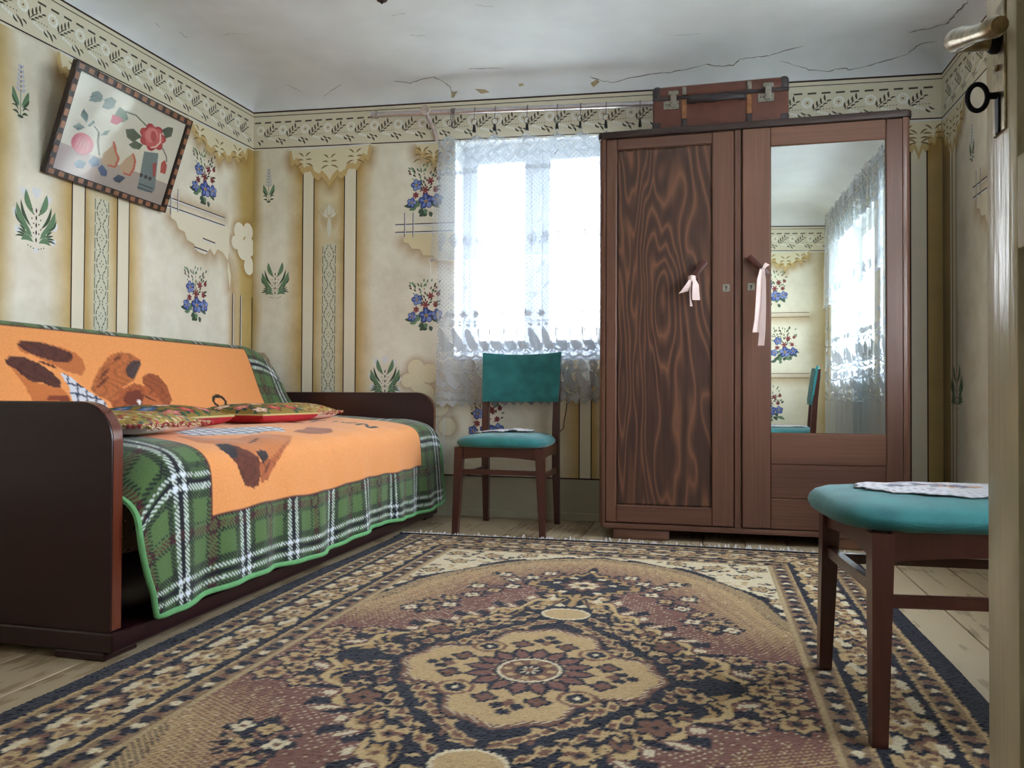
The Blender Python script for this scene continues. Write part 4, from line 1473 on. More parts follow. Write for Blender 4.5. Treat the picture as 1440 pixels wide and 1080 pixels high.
PCOL = {'rimA': C3(204, 118, 66), 'earA': C3(98, 56, 50), 'bodyB': C3(214, 126, 68), 'earB': C3(94, 56, 50), 'patchB': C3(140, 66, 44), 'shirt': C3(228, 230, 240), 'dogear': C3(196, 112, 62), 'earin': C3(84, 66, 66), 'earR': C3(166, 88, 52),
'face': C3(186, 100, 56), 'eyep': C3(122, 58, 40), 'muzl': C3(204, 116, 66), 'eye': C3(240, 240, 240), 'tan': C3(212, 130, 76), 'm1': C3(112, 60, 44), 'm1k': C3(48, 46, 54), 'm2': C3(190, 104, 60), 'm2k': C3(56, 48, 50), 'white': C3(226, 228, 238), 'ear2': C3(170, 96, 62)}
shade = 0.82 + 0.36 * rng.random(Bk.X.shape)
for kk in ('rimA', 'earA', 'bodyB', 'earB', 'patchB', 'dogear', 'earR', 'face', 'muzl', 'eyep', 'earin', 'shirt', 'eye', 'tan', 'm1', 'm1k', 'm2', 'm2k', 'white', 'ear2'):
    mk = Bk.mask(PRINT[kk])
    Bk.c[mk] = PCOL[kk]
    if kk in ('earA', 'earB', 'm1', 'earin', 'dogear', 'face', 'earR', 'm2'):
        lo = np.sin(X * 95 + 6 * np.sin(Y * 42)) > 0.7
        Bk.c[mk & lo] = PCOL[kk] * 0.72
        Bk.c[mk] *= shade[mk][:, None]
    if kk in ('shirt', 'white'):
        Bk.fill(mk & ((np.mod(X + .35 * Y, 0.045) < 0.009) | (np.mod(Y - .2 * X, 0.04) < 0.008)), C3(60, 66, 96))
for a, c in (((2.60, .56), (2.70, .50)), ((2.62, .53), (2.72, .46)), ((2.75, .43), (2.80, .41)), ((2.68, .66), (2.80, .72)), ((2.80, .66), (2.90, .72)), ((2.84, .58), (2.93, .62)), ((2.36, .45), (2.45, .48)), ((2.2, 1.62), (2.24, 1.55)), ((2.24, 1.62), (2.26, 1.57)), ((2.31, 1.63), (2.36, 1.58)), ((2.3, 1.50), (2.42, 1.47))):
    Bk.seg(a, c, 0.012, C3(104, 54, 40), True)
# block letters, reading down the back and out along the seat
BLK = C3(28, 24, 26)
YC, HL, WL, ST = 3.375, 0.095, 0.056, 0.017


def glyph(ch, t0):
    def P(u, v):          # u 0..1 reading direction, v 0..1 cap height (towards the far side panel)
        return (YC - HL / 2 + v * HL, t0 - WL / 2 + u * WL)
    def ln(*pts):
        for a, c in zip(pts[:-1], pts[1:]):
            Bk.seg(P(*a), P(*c), ST, BLK)
    if ch in 'CO':
        n = 20
        a0, a1 = (0.22 * PI, 1.78 * PI) if ch == 'C' else (0, 2 * PI)
        ln(*[(0.5 + 0.5 * math.cos(a0 + (a1 - a0) * i / n), 0.5 + 0.5 * math.sin(a0 + (a1 - a0) * i / n)) for i in range(n + 1)])
    elif ch == 'L': ln((0, 1), (0, 0), (1, 0))
    elif ch == 'E':
        ln((1, 1), (0, 1), (0, 0), (1, 0))
        ln((0, 0.5), (0.8, 0.5))
    elif ch == 'T':
        ln((0, 1), (1, 1))
        ln((0.5, 1), (0.5, 0))
    elif ch == 'I': ln((0.5, 0), (0.5, 1))
    elif ch == 'N': ln((0, 0), (0, 1), (1, 0), (1, 1))


for i, ch in enumerate('COLLECTION'):
    glyph(ch, 0.62 + 0.0905 * i)

tv = Bk.Y[:, 0]
px, pz = np.interp(tv, LL, PP[:, 0]), np.interp(tv, LL, PP[:, 1])
yv = Bk.X[0]
GX = np.repeat(px[:, None], len(yv), 1)
GZ = np.repeat(pz[:, None], len(yv), 1)
GY = np.repeat(yv[None, :], len(tv), 0)
hang = np.clip((tv - 1.60) / (TMAX - 1.60), 0, 1)[:, None]
seat = np.clip((tv - 0.75) / 0.1, 0, 1)[:, None]
# soft waves in the hanging part, small creases on the seat
GX += hang * (0.012 * np.sin(GY * 15) + 0.008 * np.sin(GY * 33 + 1)) + 0.02 * hang * np.clip((GY - 3.7) / 0.4, 0, 1)
GZ += 0.0035 * np.sin(GY * 9 + GX * 14) * seat * (1 - hang) + 0.002 * np.sin(GY * 31 - GX * 22) * seat
# near end slides down into the gap beside the side panel
e = np.clip((1.90 - GY) / 0.20, 0, 1)
GZ -= seat * (1 - hang) * 0.16 * e ** 2
GX -= hang * 0.05 * e ** 2
GY += hang * e * 0.09 * np.clip(hang * 1.4, 0, 1)
GZ = np.where(hang > 0, np.maximum(GZ, 0.082) + 0.02 * hang * (0.5 + 0.5 * np.sin(GY * 6.2 + .5)) + 0.10 * e ** 2 * hang * (1 - np.clip(hang * 1.0, 0, 1)), GZ)
# far end rounds off before the other side panel
e2 = np.clip((GY - 4.0) / 0.10, 0, 1)
GZ -= seat * (1 - hang) * 0.04 * e2 ** 2
GY = np.minimum(GY, SY1 - 0.046) * (1 - hang) + GY * hang
# back: leave the top rolling round the near and far corners
bk = 1 - np.clip((tv - 0.55) / 0.2, 0, 1)[:, None]
e3 = np.clip((GY - 3.78) / 0.30, 0, 1)
GZ -= bk * 0.10 * e3 ** 2 * np.clip((GZ - 0.55) / 0.35, 0, 1)
GX = np.where((tv[:, None] < 0.75), GX + 0.0 * GX, GX)
blanket = empty('blanket', (-1.9, 2.9, 0.55), 'orange fleece blanket with puppies, lettering and green plaid border spread over the sofa', 'blanket')
PB = np.stack([GX, GY, GZ], -1)
grid_mesh('printed_fleece', PB, Bk.rgba(), m_blanket, blanket)
m_bind = plain('light_green_binding', S(112, 176, 116), 0.85, noise=0.1, nscale=60)
MB().tube([tuple(p) for p in PB[-1, ::4]], 0.0085, 6).build('hem_binding', m_bind, blanket, 60)
MB().tube([tuple(p) for p in PB[int(len(tv) * .70)::3, 0]], 0.0085, 6).build('hem_binding', m_bind, blanket, 60)
MB().tube([tuple(p) for p in PB[int(len(tv) * .80)::3, -1]], 0.0085, 6).build('hem_binding', m_bind, blanket, 60)


# ------------------------------------------------------------------ cushions on the sofa
def cushion(cx, cy, z, lx, ly, h, rz, tilt, label, kind, seed):
    root = empty('cushion', (cx, cy, z), label, 'cushion', 'cushions lying on the sofa', 0)
    n = 46
    R = np.random.default_rng(seed)
    u = np.linspace(-1, 1, n)
    U, V = np.meshgrid(u, u)
    T = ((1 - np.abs(U) ** 2.6) * (1 - np.abs(V) ** 2.6)) ** 0.55
    px_ = U * lx / 2 * (1 - 0.07 * (1 - V ** 2) * 0 - 0.06 * np.abs(V) * 0) * (1 - 0.05 * (1 - np.abs(V) ** 4))
    py_ = V * ly / 2 * (1 - 0.05 * (1 - np.abs(U) ** 4))
    rot = Matrix.Rotation(rz, 4, 'Z') @ Matrix.Rotation(tilt, 4, 'Y')
    rm = np.array(rot.to_3x3())
    def put(zz):
        P = np.stack([px_, py_, zz], -1) @ rm.T
        return P + np.array([cx, cy, z])
    top = Ras(-1, 1, -1, 1, 2 / (n * 3 - 1), C3(150, 128, 66))
    if kind == 'rose':
        top.c[:] = C3(164, 140, 74)
        top.c[:] = C3(150, 124, 60)
        spots = [(0.0, 0.0, 0.34)] + [(x_, y_, 0.2) for x_ in (-0.75, -0.25, 0.25, 0.75) for y_ in (-0.75, -0.28, 0.28, 0.75)]
        for (a, c, r) in spots:
            for j in range(7):
                an = R.uniform(0, 2 * PI)
                top.seg((a, c), (a + r * 1.5 * math.cos(an), c + r * 1.5 * math.sin(an)), 0.12, C3(44, 84, 74) if j % 2 else C3(70, 104, 66), True)
            pc = [(206, 120, 112), (74, 110, 170), (190, 70, 70), (232, 190, 170)][int(R.integers(4))]
            top.petal(a, c, 5, r, C3(40, 34, 34))
            top.petal(a, c, 5, r * .9, C3(*pc))
            top.petal(a, c, 5, r * .55, C3(*[min(255, x + 40) for x in pc]))
            top.ell(a, c, r * .18, r * .18, C3(200, 160, 60))
    else:
        top.c[:] = C3(176, 150, 84)
        for j in range(420):
            a, c = R.uniform(-1, 1, 2)
            pc = [(196, 90, 84), (226, 206, 170), (120, 130, 70), (150, 60, 60), (200, 170, 90), (90, 110, 120)][int(R.integers(6))]
            top.ell(a, c, 0.045, 0.045, C3(*pc))
    m2 = n * 3
    u2 = np.linspace(-1, 1, m2)
    U, V = np.meshgrid(u2, u2)
    T = ((1 - np.abs(U) ** 2.6) * (1 - np.abs(V) ** 2.6)) ** 0.55
    px_ = U * lx / 2 * (1 - 0.05 * (1 - np.abs(V) ** 4))
    py_ = V * ly / 2 * (1 - 0.05 * (1 - np.abs(U) ** 4))
    cl = top.rgba()[:m2, :m2]
    grid_mesh('embroidered_top', put(0.002 + T * h * 0.55), cl, m_embroid, root)
    under = plain('cushion_red', S(176, 34, 48), 0.85, noise=0.1, nscale=30) if kind == 'rose' else plain('cushion_pink_white', S(224, 198, 190), 0.85, noise=0.06, nscale=30)
    grid_mesh('underside', put(-((1 - np.abs(U) ** 8) * (1 - np.abs(V) ** 8)) ** 0.4 * h * 0.45)[:, ::-1], None, under, root)
    if kind == 'fringe':
        b = MB()
        for j in range(150):
            t = j / 150 * 4
            k, f = int(t), t - int(t)
            a, c = [(-1 + 2 * f, -1), (1, -1 + 2 * f), (1 - 2 * f, 1), (-1, 1 - 2 * f)][k]
            P = np.array([a * lx / 2 * (1 - 0.05 * (1 - abs(c) ** 4)), c * ly / 2 * (1 - 0.05 * (1 - abs(a) ** 4)), 0.0])
            o_ = np.array([a if abs(a) == 1 else 0, c if abs(c) == 1 else 0, 0.0])
            side_ = np.array([-o_[1], o_[0], 0])
            pts = []
            for s_ in range(5):
                g = s_ / 4
                q_ = P + o_ * (0.016 * math.sin(PI * g)) + side_ * (g - .5) * 0.024 + np.array([0, 0, R.uniform(-0.012, 0.006) * math.sin(PI * g)])
                pts.append(tuple(q_ @ rm.T + np.array([cx, cy, z])))
            b.tube(pts, 0.0034, 4)
        m_fr = NT('crochet_edging')
        nz = m_fr.n('TexNoise', {'Vector': m_fr.coord(), 'Scale': 60.0}).outputs['Fac']
        m_fr.l(m_fr.ramp(nz, [(0.42, S(170, 62, 66)), (0.5, S(226, 200, 170)), (0.58, S(190, 160, 86))], 'CONSTANT'), m_fr.p.inputs['Base Color'])
        b.build('crochet_edging', m_fr.m, root)
    else:
        pts = []
        for j in range(80):
            t = j / 80 * 4
            k, f = int(t), t - int(t)
            a, c = [(-1 + 2 * f, -1), (1, -1 + 2 * f), (1 - 2 * f, 1), (-1, 1 - 2 * f)][k]
            P = np.array([a * lx / 2 * (1 - 0.05 * (1 - abs(c) ** 4)), c * ly / 2 * (1 - 0.05 * (1 - abs(a) ** 4)), 0.001])
            pts.append(tuple(P @ rm.T + np.array([cx, cy, z])))
        MB().tube(pts, 0.004, 5, closed=True).build('piping', plain('cream_piping', S(214, 190, 130), 0.8), root, 60)
    return root


cushion(-1.76, 2.05, 0.588, 0.38, 0.36, 0.066, 0.15, 0.0, 'small floral cushion with pink white underside nearest the dark side panel', 'fringe', 3)
cushion(-1.98, 2.50, 0.592, 0.40, 0.40, 0.080, 0.12, 0.0, 'red backed needlework cushion second from the near side panel', 'rose', 5)
cushion(-1.93, 3.06, 0.592, 0.40, 0.40, 0.080, -0.10, 0.0, 'red backed needlework cushion with a blue flower, below the letters', 'rose', 9)
cushion(-2.00, 3.50, 0.592, 0.36, 0.36, 0.080, 0.1, 0.0, 'floral cushion with red crochet edging farthest along the sofa', 'fringe', 8)






# ------------------------------------------------------------------ wardrobe
WX0, WX1, WY, WYB, WZ = -0.50, 0.862, 3.72, 4.055, 1.935
ward = empty('wardrobe', ((WX0 + WX1) / 2, 3.88, 0), 'tall dark stained wooden wardrobe with a mirror in its right door', 'wardrobe')
MB().box(WX0 + 0.005, WX0 + 0.035, WY + 0.02, WYB, 0.075, WZ - 0.03, 0.003, 1).build('side_panel', m_ward_v, ward)
MB().box(WX1 - 0.035, WX1 - 0.005, WY + 0.02, WYB, 0.075, WZ - 0.03, 0.003, 1).build('side_panel', m_ward_v, ward)
MB().box(WX0 + 0.035, WX1 - 0.035, WYB - 0.012, WYB, 0.075, WZ - 0.03).build('back_panel', m_ward_v, ward)


def round_rect(x0, x1, y0, y1, r):
    pts = []
    for cx, cy, a0 in ((x1 - r, y1 - .01, 0), (x0 + r, y1 - .01, 1), (x0 + r, y0 + r, 2), (x1 - r, y0 + r, 3)):
        for i in range(6):
            a = PI / 2 * (a0 + i / 5)
            rr_ = r if a0 > 1 else 0.008
            pts.append((cx + rr_ * math.cos(a) + (0 if a0 > 1 else (r - 0.008) * (1 if a0 == 0 else -1)), cy + rr_ * math.sin(a)))
    return pts


MB().prism(round_rect(WX0 - 0.008, WX1 + 0.008, WY - 0.014, WYB, 0.035), 2, WZ - 0.032, WZ, 0.005).build('top_board', m_ward_top, ward, 35)
MB().prism(round_rect(WX0 + 0.004, WX1 - 0.004, WY - 0.004, WYB, 0.03), 2, 0.052, 0.076, 0.003).build('bottom_board', m_ward_h, ward, 35)
for xa in (-0.435, 0.56):
    MB().box(xa, xa + 0.265, WY + 0.005, WY + 0.05, 0.0, 0.052, 0.012, 2).build('foot', m_ward_h, ward, 40)
    MB().box(xa, xa + 0.265, WYB - 0.05, WYB - 0.005, 0.0, 0.052, 0.012, 2).build('foot', m_ward_h, ward, 40)
# corner posts with rounded fronts
for xa, sgn in ((WX0, 1), (WX1, -1)):
    pts = [(xa, WY + 0.05), (xa, WY + 0.03)]
    for i in range(6):
        a = PI / 2 * i / 5
        pts.append((xa + sgn * 0.022 * (1 - math.cos(a)), WY + 0.022 - 0.022 * math.sin(a)))
    pts += [(xa + sgn * 0.03, WY), (xa + sgn * 0.03, WY + 0.05)]
    MB().prism(pts, 2, 0.076, WZ - 0.032).build('corner_post', m_ward_v, ward, 35)
MB().box(0.122, 0.152, WY + 0.002, WY + 0.03, 0.076, WZ - 0.032, 0.003, 1).build('centre_post', m_ward_v, ward)
# left door
z0, z1 = 0.08, WZ - 0.034
dl = MB().box(-0.469, 0.119, WY + 0.016, WY + 0.026, z0, z1).build('door', m_ward_panel, ward)
MB().box(-0.468, -0.418, WY, WY + 0.016, z0, z1, 0.004, 1).build('stile', m_ward_v, dl)
MB().box(0.022, 0.118, WY, WY + 0.016, z0, z1, 0.004, 1).build('stile', m_ward_v, dl)
MB().box(-0.418, 0.022, WY, WY + 0.016, z0, 0.162, 0.004, 1).build('rail', m_ward_h, dl)
MB().box(-0.418, 0.022, WY, WY + 0.016, 1.848, z1, 0.004, 1).build('rail', m_ward_h, dl)
MB().box(-0.412, 0.016, WY + 0.011, WY + 0.018, 0.168, 1.842, 0.002, 1).build('panel', m_ward_panel, dl)


def lock_plate(x, z, par, y):
    o = MB().box(x - 0.016, x + 0.016, y - 0.0025, y, z - 0.018, z + 0.018, 0.001, 1).build('lock_plate', m_metal, par)
    b = MB().lathe([(0.0045, -0.0032), (0.0045, -0.0026)], (x, y, z + 0.004), 10, 1)
    b.box(x - 0.002, x + 0.002, y - 0.0032, y - 0.0026, z - 0.009, z + 0.003)
    if par.parent is None or True:
        b.build('keyhole', m_blackplastic, par)
    return o


lock_plate(0.085, 1.176, dl, WY)


def handle(ax, az, bx_, bz, par, y):
    """bent wooden bar: stands off the door on two feet"""
    d = Vector((bx_ - ax, 0, bz - az))
    ang = math.atan2(d.z, d.x)
    L = d.length
    mt = Matrix.Translation(((ax + bx_) / 2, y - 0.03, (az + bz) / 2)) @ Matrix.Rotation(-ang, 4, 'Y')
    b = MB().box(-L / 2, L / 2, -0.010, 0.010, -0.013, 0.013, 0.004, 2, mt)
    for s_ in (-1, 1):
        b.box(s_ * (L / 2 - 0.022) - 0.011, s_ * (L / 2 - 0.022) + 0.011, 0.008, 0.03, -0.010, 0.010, 0.003, 1, mt)
    return b.build('handle', m_chair, par, 40)


handle(-0.098, 1.175, -0.008, 1.300, dl, WY + 0.011)
# right door, hinged on its right edge and standing very slightly open


def part_at(name, mb, mat, parent, origin, smooth=None):
    o = mb.build(name, mat, None, smooth)
    og = Vector(origin)
    o.data.transform(Matrix.Translation(-og))
    o.parent = parent
    o.location = og - ORG[parent.name]
    ORG[o.name] = og
    return o


HX = 0.832
dr = part_at('door', MB().box(0.156, HX, WY + 0.016, WY + 0.026, z0, z1), m_ward_h, ward, (HX, WY + 0.026, 0.0))
dr.rotation_euler = (0, 0, math.radians(0.6))
MB().box(0.156, 0.278, WY, WY + 0.016, z0, z1, 0.004, 1).build('stile', m_ward_v, dr)
MB().box(0.762, 0.831, WY, WY + 0.016, z0, z1, 0.004, 1).build('stile', m_ward_v, dr)
MB().box(0.278, 0.762, WY, WY + 0.016, 1.815, z1, 0.004, 1).build('rail', m_ward_h, dr)
MB().box(0.278, 0.762, WY, WY + 0.016, 0.372, 0.512, 0.004, 1).build('rail', m_ward_h, dr)
MB().box(0.278, 0.762, WY + 0.001, WY + 0.016, 0.218, 0.372, 0.004, 1).build('rail', m_ward_h, dr)
MB().box(0.278, 0.762, WY, WY + 0.016, z0, 0.218, 0.004, 1).build('rail', m_ward_h, dr)
MB().box(0.279, 0.761, WY + 0.004, WY + 0.010, 0.513, 1.814, 0.0025, 1).build('mirror', m_mirror, dr)
lock_plate(0.194, 1.176, dr, WY)
handle(0.182, 1.312, 0.262, 1.226, dr, WY)


# ribbons tied to the wardrobe handles
def ribbon(mb, pts, w, axis=Vector((1, 0, 0)), th=0.0012):
    pts = [Vector(p) for p in pts]
    n = len(pts)
    V, Fc = [], []
    for i, p_ in enumerate(pts):
        ww = w[i] if isinstance(w, list) else w
        t = (pts[min(i + 1, n - 1)] - pts[max(i - 1, 0)]).normalized()
        nn = t.cross(axis).normalized() * th / 2
        V += [p_ - axis * ww / 2 - nn, p_ + axis * ww / 2 - nn, p_ + axis * ww / 2 + nn, p_ - axis * ww / 2 + nn]
        if i:
            a, c = (i - 1) * 4, i * 4
            for j in range(4):
                Fc.append([a + j, a + (j + 1) % 4, c + (j + 1) % 4, c + j])
    Fc += [[3, 2, 1, 0], [(n - 1) * 4 + j for j in range(4)]]
    return mb.add(V, Fc)


ry = WY - 0.034
rb = empty('ribbon_bow', (-0.075, ry, 1.10), 'pale pink ribbon tied in a bow on the left door handle', 'ribbon')
MB().lathe([(0.006, -0.016), (0.016, -0.014), (0.018, 0.0), (0.016, 0.013), (0.006, 0.016)], (-0.068, ry, 1.218), 12, 2).build('knot', m_ribbon, rb, 50)
ribbon(MB(), [(-0.058, ry - .012, 1.215), (-0.050, ry - .026, 1.185), (-0.050, ry - .022, 1.15), (-0.048, ry - .014, 1.118), (-0.052, ry - .006, 1.125), (-0.054, ry - .006, 1.16), (-0.060, ry - .006, 1.20)], [.012, .028, .032, .034, .032, .028, .01], Vector((1, 0.25, 0)).normalized()).build('loop', m_ribbon, rb, 60)
ribbon(MB(), [(-0.074, ry - .012, 1.215), (-0.084, ry - .022, 1.19), (-0.098, ry - .02, 1.165), (-0.106, ry - .012, 1.155)], [.012, .026, .036, .044], Vector((1, 0.2, 0.25)).normalized()).build('loop', m_ribbon, rb, 60)
ribbon(MB(), [(-0.072, ry - .008, 1.20), (-0.076, ry - .014, 1.16), (-0.074, ry - .012, 1.12), (-0.070, ry - .010, 1.09)], [.008, .007, .007, .012]).build('tail', m_ribbon, rb, 60)
ry2 = WY - 0.052
rb = empty('ribbon', (0.23, ry2, 0.92), 'long pale pink ribbon hanging from the mirror door handle', 'ribbon')
ribbon(MB(), [(0.236, ry2 + 0.004, 1.252), (0.228, ry2 - 0.006, 1.20), (0.226, ry2 - 0.012, 1.10), (0.222, ry2 - 0.008, 1.02), (0.214, ry2 - .006, 0.965)], [.012, .022, .03, .032, .034], Vector((1, 0.15, 0)).normalized()).build('tail', m_ribbon, rb, 60)
ribbon(MB(), [(0.244, ry2 + 0.004, 1.252), (0.246, ry2 - 0.010, 1.20), (0.245, ry2 - 0.018, 1.08), (0.240, ry2 - 0.016, 0.98), (0.234, ry2 - .012, 0.905)], [.012, .018, .020, .026, .028], Vector((1, -0.3, 0)).normalized()).build('tail', m_ribbon, rb, 60)
ribbon(MB(), [(0.240, ry2 + 0.002, 1.245), (0.252, ry2 - 0.008, 1.262), (0.262, ry2 - 0.004, 1.272)], [.008, .016, .022], Vector((1, 0, -0.6)).normalized()).build('knot', m_ribbon, rb, 60)

# ------------------------------------------------------------------ suitcase on the wardrobe
QX0, QX1, QY0, QY1, QZ0, QZ1 = -0.252, 0.362, 3.755, 3.985, WZ, WZ + 0.215
case = empty('suitcase', ((QX0 + QX1) / 2, (QY0 + QY1) / 2, QZ0), 'old brown fibre suitcase with metal latches lying on top of the wardrobe', 'suitcase')
zs = QZ0 + 0.150
MB().box(QX0, QX1, QY0, QY1, QZ0, zs, 0.012, 3).build('body', m_fiber, case, 40)
lid = MB().box(QX0 + 0.001, QX1 - 0.001, QY0 + 0.001, QY1 - 0.001, zs + 0.002, QZ1, 0.026, 4).build('lid', m_fiber, case, 40)
MB().box(QX0 - 0.001, QX1 + 0.001, QY0 - 0.0015, QY1 + 0.001, zs - 0.006, zs + 0.010, 0.003, 1).build('rim', m_fiber_dark, case)
for xa in (QX0, QX1):
    sg = 1 if xa == QX0 else -1
    for zc, hz in ((QZ0 + 0.022, 0.022), (QZ1 - 0.030, 0.030)):
        MB().box(min(xa - sg * .002, xa + sg * 0.042), max(xa - sg * .002, xa + sg * 0.042), QY0 - 0.002, QY0 + 0.04, zc - hz - 0.0005 + .001, zc + hz + 0.0015, 0.02 if hz > .025 else 0.012, 4).build('corner_cap', m_fiber_dark, case, 40)
for xc in (-0.105, 0.188):
    MB().box(xc - 0.012, xc + 0.012, QY0 - 0.005, QY0 + 0.002, QZ0 + 0.012, zs - 0.01, 0.002, 1).build('wooden_slat', m_slat, case)
    MB().box(xc - 0.013, xc + 0.013, QY0 - 0.008, QY0 + 0.001, QZ0 + 0.002, QZ0 + 0.052, 0.006, 2).build('slat_cap', m_fiber_dark, case, 40)
    o = MB().box(xc - 0.010, xc + 0.010, QY0 - 0.006, QY0 + 0.004, zs + 0.012, zs + 0.05, 0.003, 2).build('hinge_plate', m_metal, case, 40)
    MB().lathe([(0.003, -0.0085), (0.004, -0.007), (0.004, -0.005)], (xc, QY0, zs + 0.024), 8, 1).build('rivet', m_metal, o)
for xc in (-0.165, 0.262):
    o = MB().box(xc - 0.036, xc + 0.036, QY0 - 0.005, QY0 + 0.001, zs - 0.052, zs - 0.012, 0.002, 1).build('latch', m_metal, case)
    b = MB().box(xc - 0.004, xc + 0.024, QY0 - 0.013, QY0 - 0.004, zs - 0.044, zs + 0.02, 0.005, 2)
    b.box(xc - 0.014, xc + 0.034, QY0 - 0.009, QY0 - 0.002, zs + 0.014, zs + 0.036, 0.006, 2)
    b.build('hasp', m_metal, o, 40)
    b = MB()
    for a in (-0.024, -0.012):
        b.lathe([(0.0035, -0.0058), (0.0035, -0.0048)], (xc + a, QY0, zs - 0.03), 8, 1)
    b.build('key_slot', m_blackplastic, o)
b = MB()
b.tube([(-0.075, QY0 - 0.008, zs - 0.020), (-0.06, QY0 - 0.026, zs - 0.024), (0.0, QY0 - 0.034, zs - 0.030), (0.08, QY0 - 0.034, zs - 0.028), (0.14, QY0 - 0.026, zs - 0.022), (0.158, QY0 - 0.008, zs - 0.018)], [0.011, 0.013, 0.013, 0.013, 0.013, 0.011], 10)
hd = b.build('carry_handle', m_fiber_dark, case, 50)
for xc in (-0.075, 0.158):
    MB().box(xc - 0.02, xc + 0.02, QY0 - 0.012, QY0 + 0.001, zs - 0.034, zs - 0.006, 0.005, 2).build('handle_mount', m_fiber_dark, hd, 40)


# ------------------------------------------------------------------ chairs (local: front towards -y)
def chair(name, label, loc, rz):
    root = empty(name, (0, 0, 0), label, 'chair', 'teal upholstered chairs')
    def leg(x0, y0, x1, y1, z0_, z1_, a, c):
        V = []
        for (x, y, z, h) in ((x0, y0, z0_, a), (x1, y1, z1_, c)):
            V += [(x - h, y - h, z), (x + h, y - h, z), (x + h, y + h, z), (x - h, y + h, z)]
        return MB().add(V, [[3, 2, 1, 0], [4, 5, 6, 7]] + [[i, (i + 1) % 4, 4 + (i + 1) % 4, 4 + i] for i in range(4)])
    for sg in (-1, 1):
        leg(0.218 * sg, -0.222, 0.200 * sg, -0.212, 0, 0.425, 0.0145, 0.021).build('leg', m_chair, root)
        b = MB()
        prof = [(0.196, 0.225, 0.0), (0.192, 0.198, 0.30), (0.192, 0.192, 0.46), (0.194, 0.205, 0.66), (0.198, 0.228, 0.885)]
        V, Fc = [], []
        for i, (x, y, z) in enumerate(prof):
            h = [0.014, 0.018, 0.018, 0.016, 0.012][i]
            V += [(x * sg - h, y - h, z), (x * sg + h, y - h, z), (x * sg + h, y + h, z), (x * sg - h, y + h, z)]
            if i:
                k0, k1 = (i - 1) * 4, i * 4
                Fc += [[k0 + j, k0 + (j + 1) % 4, k1 + (j + 1) % 4, k1 + j] for j in range(4)]
        Fc += [[3, 2, 1, 0], [16, 17, 18, 19]]
        b.add(V, Fc).build('leg', m_chair, root)
    # aprons with a shallow arch
    def apron(p0, p1, th=0.02):
        p0, p1 = Vector(p0), Vector(p1)
        t = (p1 - p0).normalized()
        nn = Vector((-t.y, t.x, 0)) * th / 2
        V, Fc = [], []
        for i in range(13):
            f = i / 12
            q_ = p0 + (p1 - p0) * f
            lo = 0.368 + 0.012 * math.sin(PI * f)
            V += [q_ - nn + Vector((0, 0, lo)), q_ + nn + Vector((0, 0, lo)), q_ + nn + Vector((0, 0, 0.43)), q_ - nn + Vector((0, 0, 0.43))]
            if i:
                a, c = (i - 1) * 4, i * 4
                Fc += [[a + j, a + (j + 1) % 4, c + (j + 1) % 4, c + j] for j in range(4)]
        Fc += [[3, 2, 1, 0], [48, 49, 50, 51]]
        return MB().add(V, Fc)
    apron((-0.185, -0.214, 0), (0.185, -0.214, 0)).build('apron', m_chair, root)
    apron((-0.175, 0.192, 0), (0.175, 0.192, 0)).build('apron', m_chair, root)
    for sg in (-1, 1):
        apron((0.200 * sg, -0.195, 0), (0.192 * sg, 0.178, 0)).build('apron', m_chair, root)
        MB().add(*bar((0.206 * sg, -0.198, 0.288), (0.193 * sg, 0.186, 0.288), 0.018, 0.024)).build('stretcher', m_chair, root)
    MB().add(*bar((-0.19, -0.214, 0.307), (0.19, -0.214, 0.307), 0.018, 0.024)).build('stretcher', m_chair, root)
    # upholstered seat
    n, m_ = 56, 17
    V, Fc = [], []
    prof = [(0.80, 0.428), (0.93, 0.428), (0.98, 0.436), (1.0, 0.450), (0.985, 0.466), (0.94, 0.478), (0.85, 0.486), (0.65, 0.491), (0.35, 0.494)]
    for r_, z in prof:
        for k in range(n):
            a = 2 * PI * k / n
            ex_ = 2 / 4.2
            cx, cy = abs(math.cos(a)) ** ex_ * (1 if math.cos(a) > 0 else -1), abs(math.sin(a)) ** ex_ * (1 if math.sin(a) > 0 else -1)
            wx = 0.238 - 0.028 * (cy * 0.5 + 0.5) + 0.0
            bow = -0.02 * (1 - cx * cx) * (1 if cy < 0 else 0)
            V.append((cx * wx * r_, -0.030 + cy * 0.240 * r_ + bow * r_, z - (0.012 * (cx ** 2) if z > 0.46 else 0) * r_ ** 2))
    for i in range(len(prof) - 1):
        for k in range(n):
            Fc.append([i * n + k, i * n + (k + 1) % n, (i + 1) * n + (k + 1) % n, (i + 1) * n + k])
    Fc += [list(range(n))[::-1], [(len(prof) - 1) * n + k for k in range(n)]]
    MB().add(V, Fc).build('seat', m_teal, root, 60)
    # upholstered back, slightly dished
    b = bmesh.new()
    gw, gh = 14, 8
    def bp(u, v, off):
        x = (u - .5) * 2
        zz = 0.648 + 0.252 * v + 0.012 * (2 * abs(u - .5)) ** 2 * v - 0.004
        wd_ = 0.208 + 0.008 * v
        return (x * wd_, 0.182 + 0.035 * v + 0.018 * (1 - x * x) + off, zz)
    V, Fc = [], []
    ring = []
    for side_, off in ((0, -0.020), (1, 0.022)):
        for j in range(gh + 1):
            for i in range(gw + 1):
                u, v = i / gw, j / gh
                e_ = min(1, min(u, 1 - u, (v), (1 - v)) * 9) ** 0.5
                V.append(bp(u, v, off * (0.35 + 0.65 * e_)))
        o_ = side_ * (gw + 1) * (gh + 1)
        for j in range(gh):
            for i in range(gw):
                a = o_ + j * (gw + 1) + i
                Fc.append([a, a + 1, a + gw + 2, a + gw + 1] if side_ == 0 else [a, a + gw + 1, a + gw + 2, a + 1])
    o_ = (gw + 1) * (gh + 1)
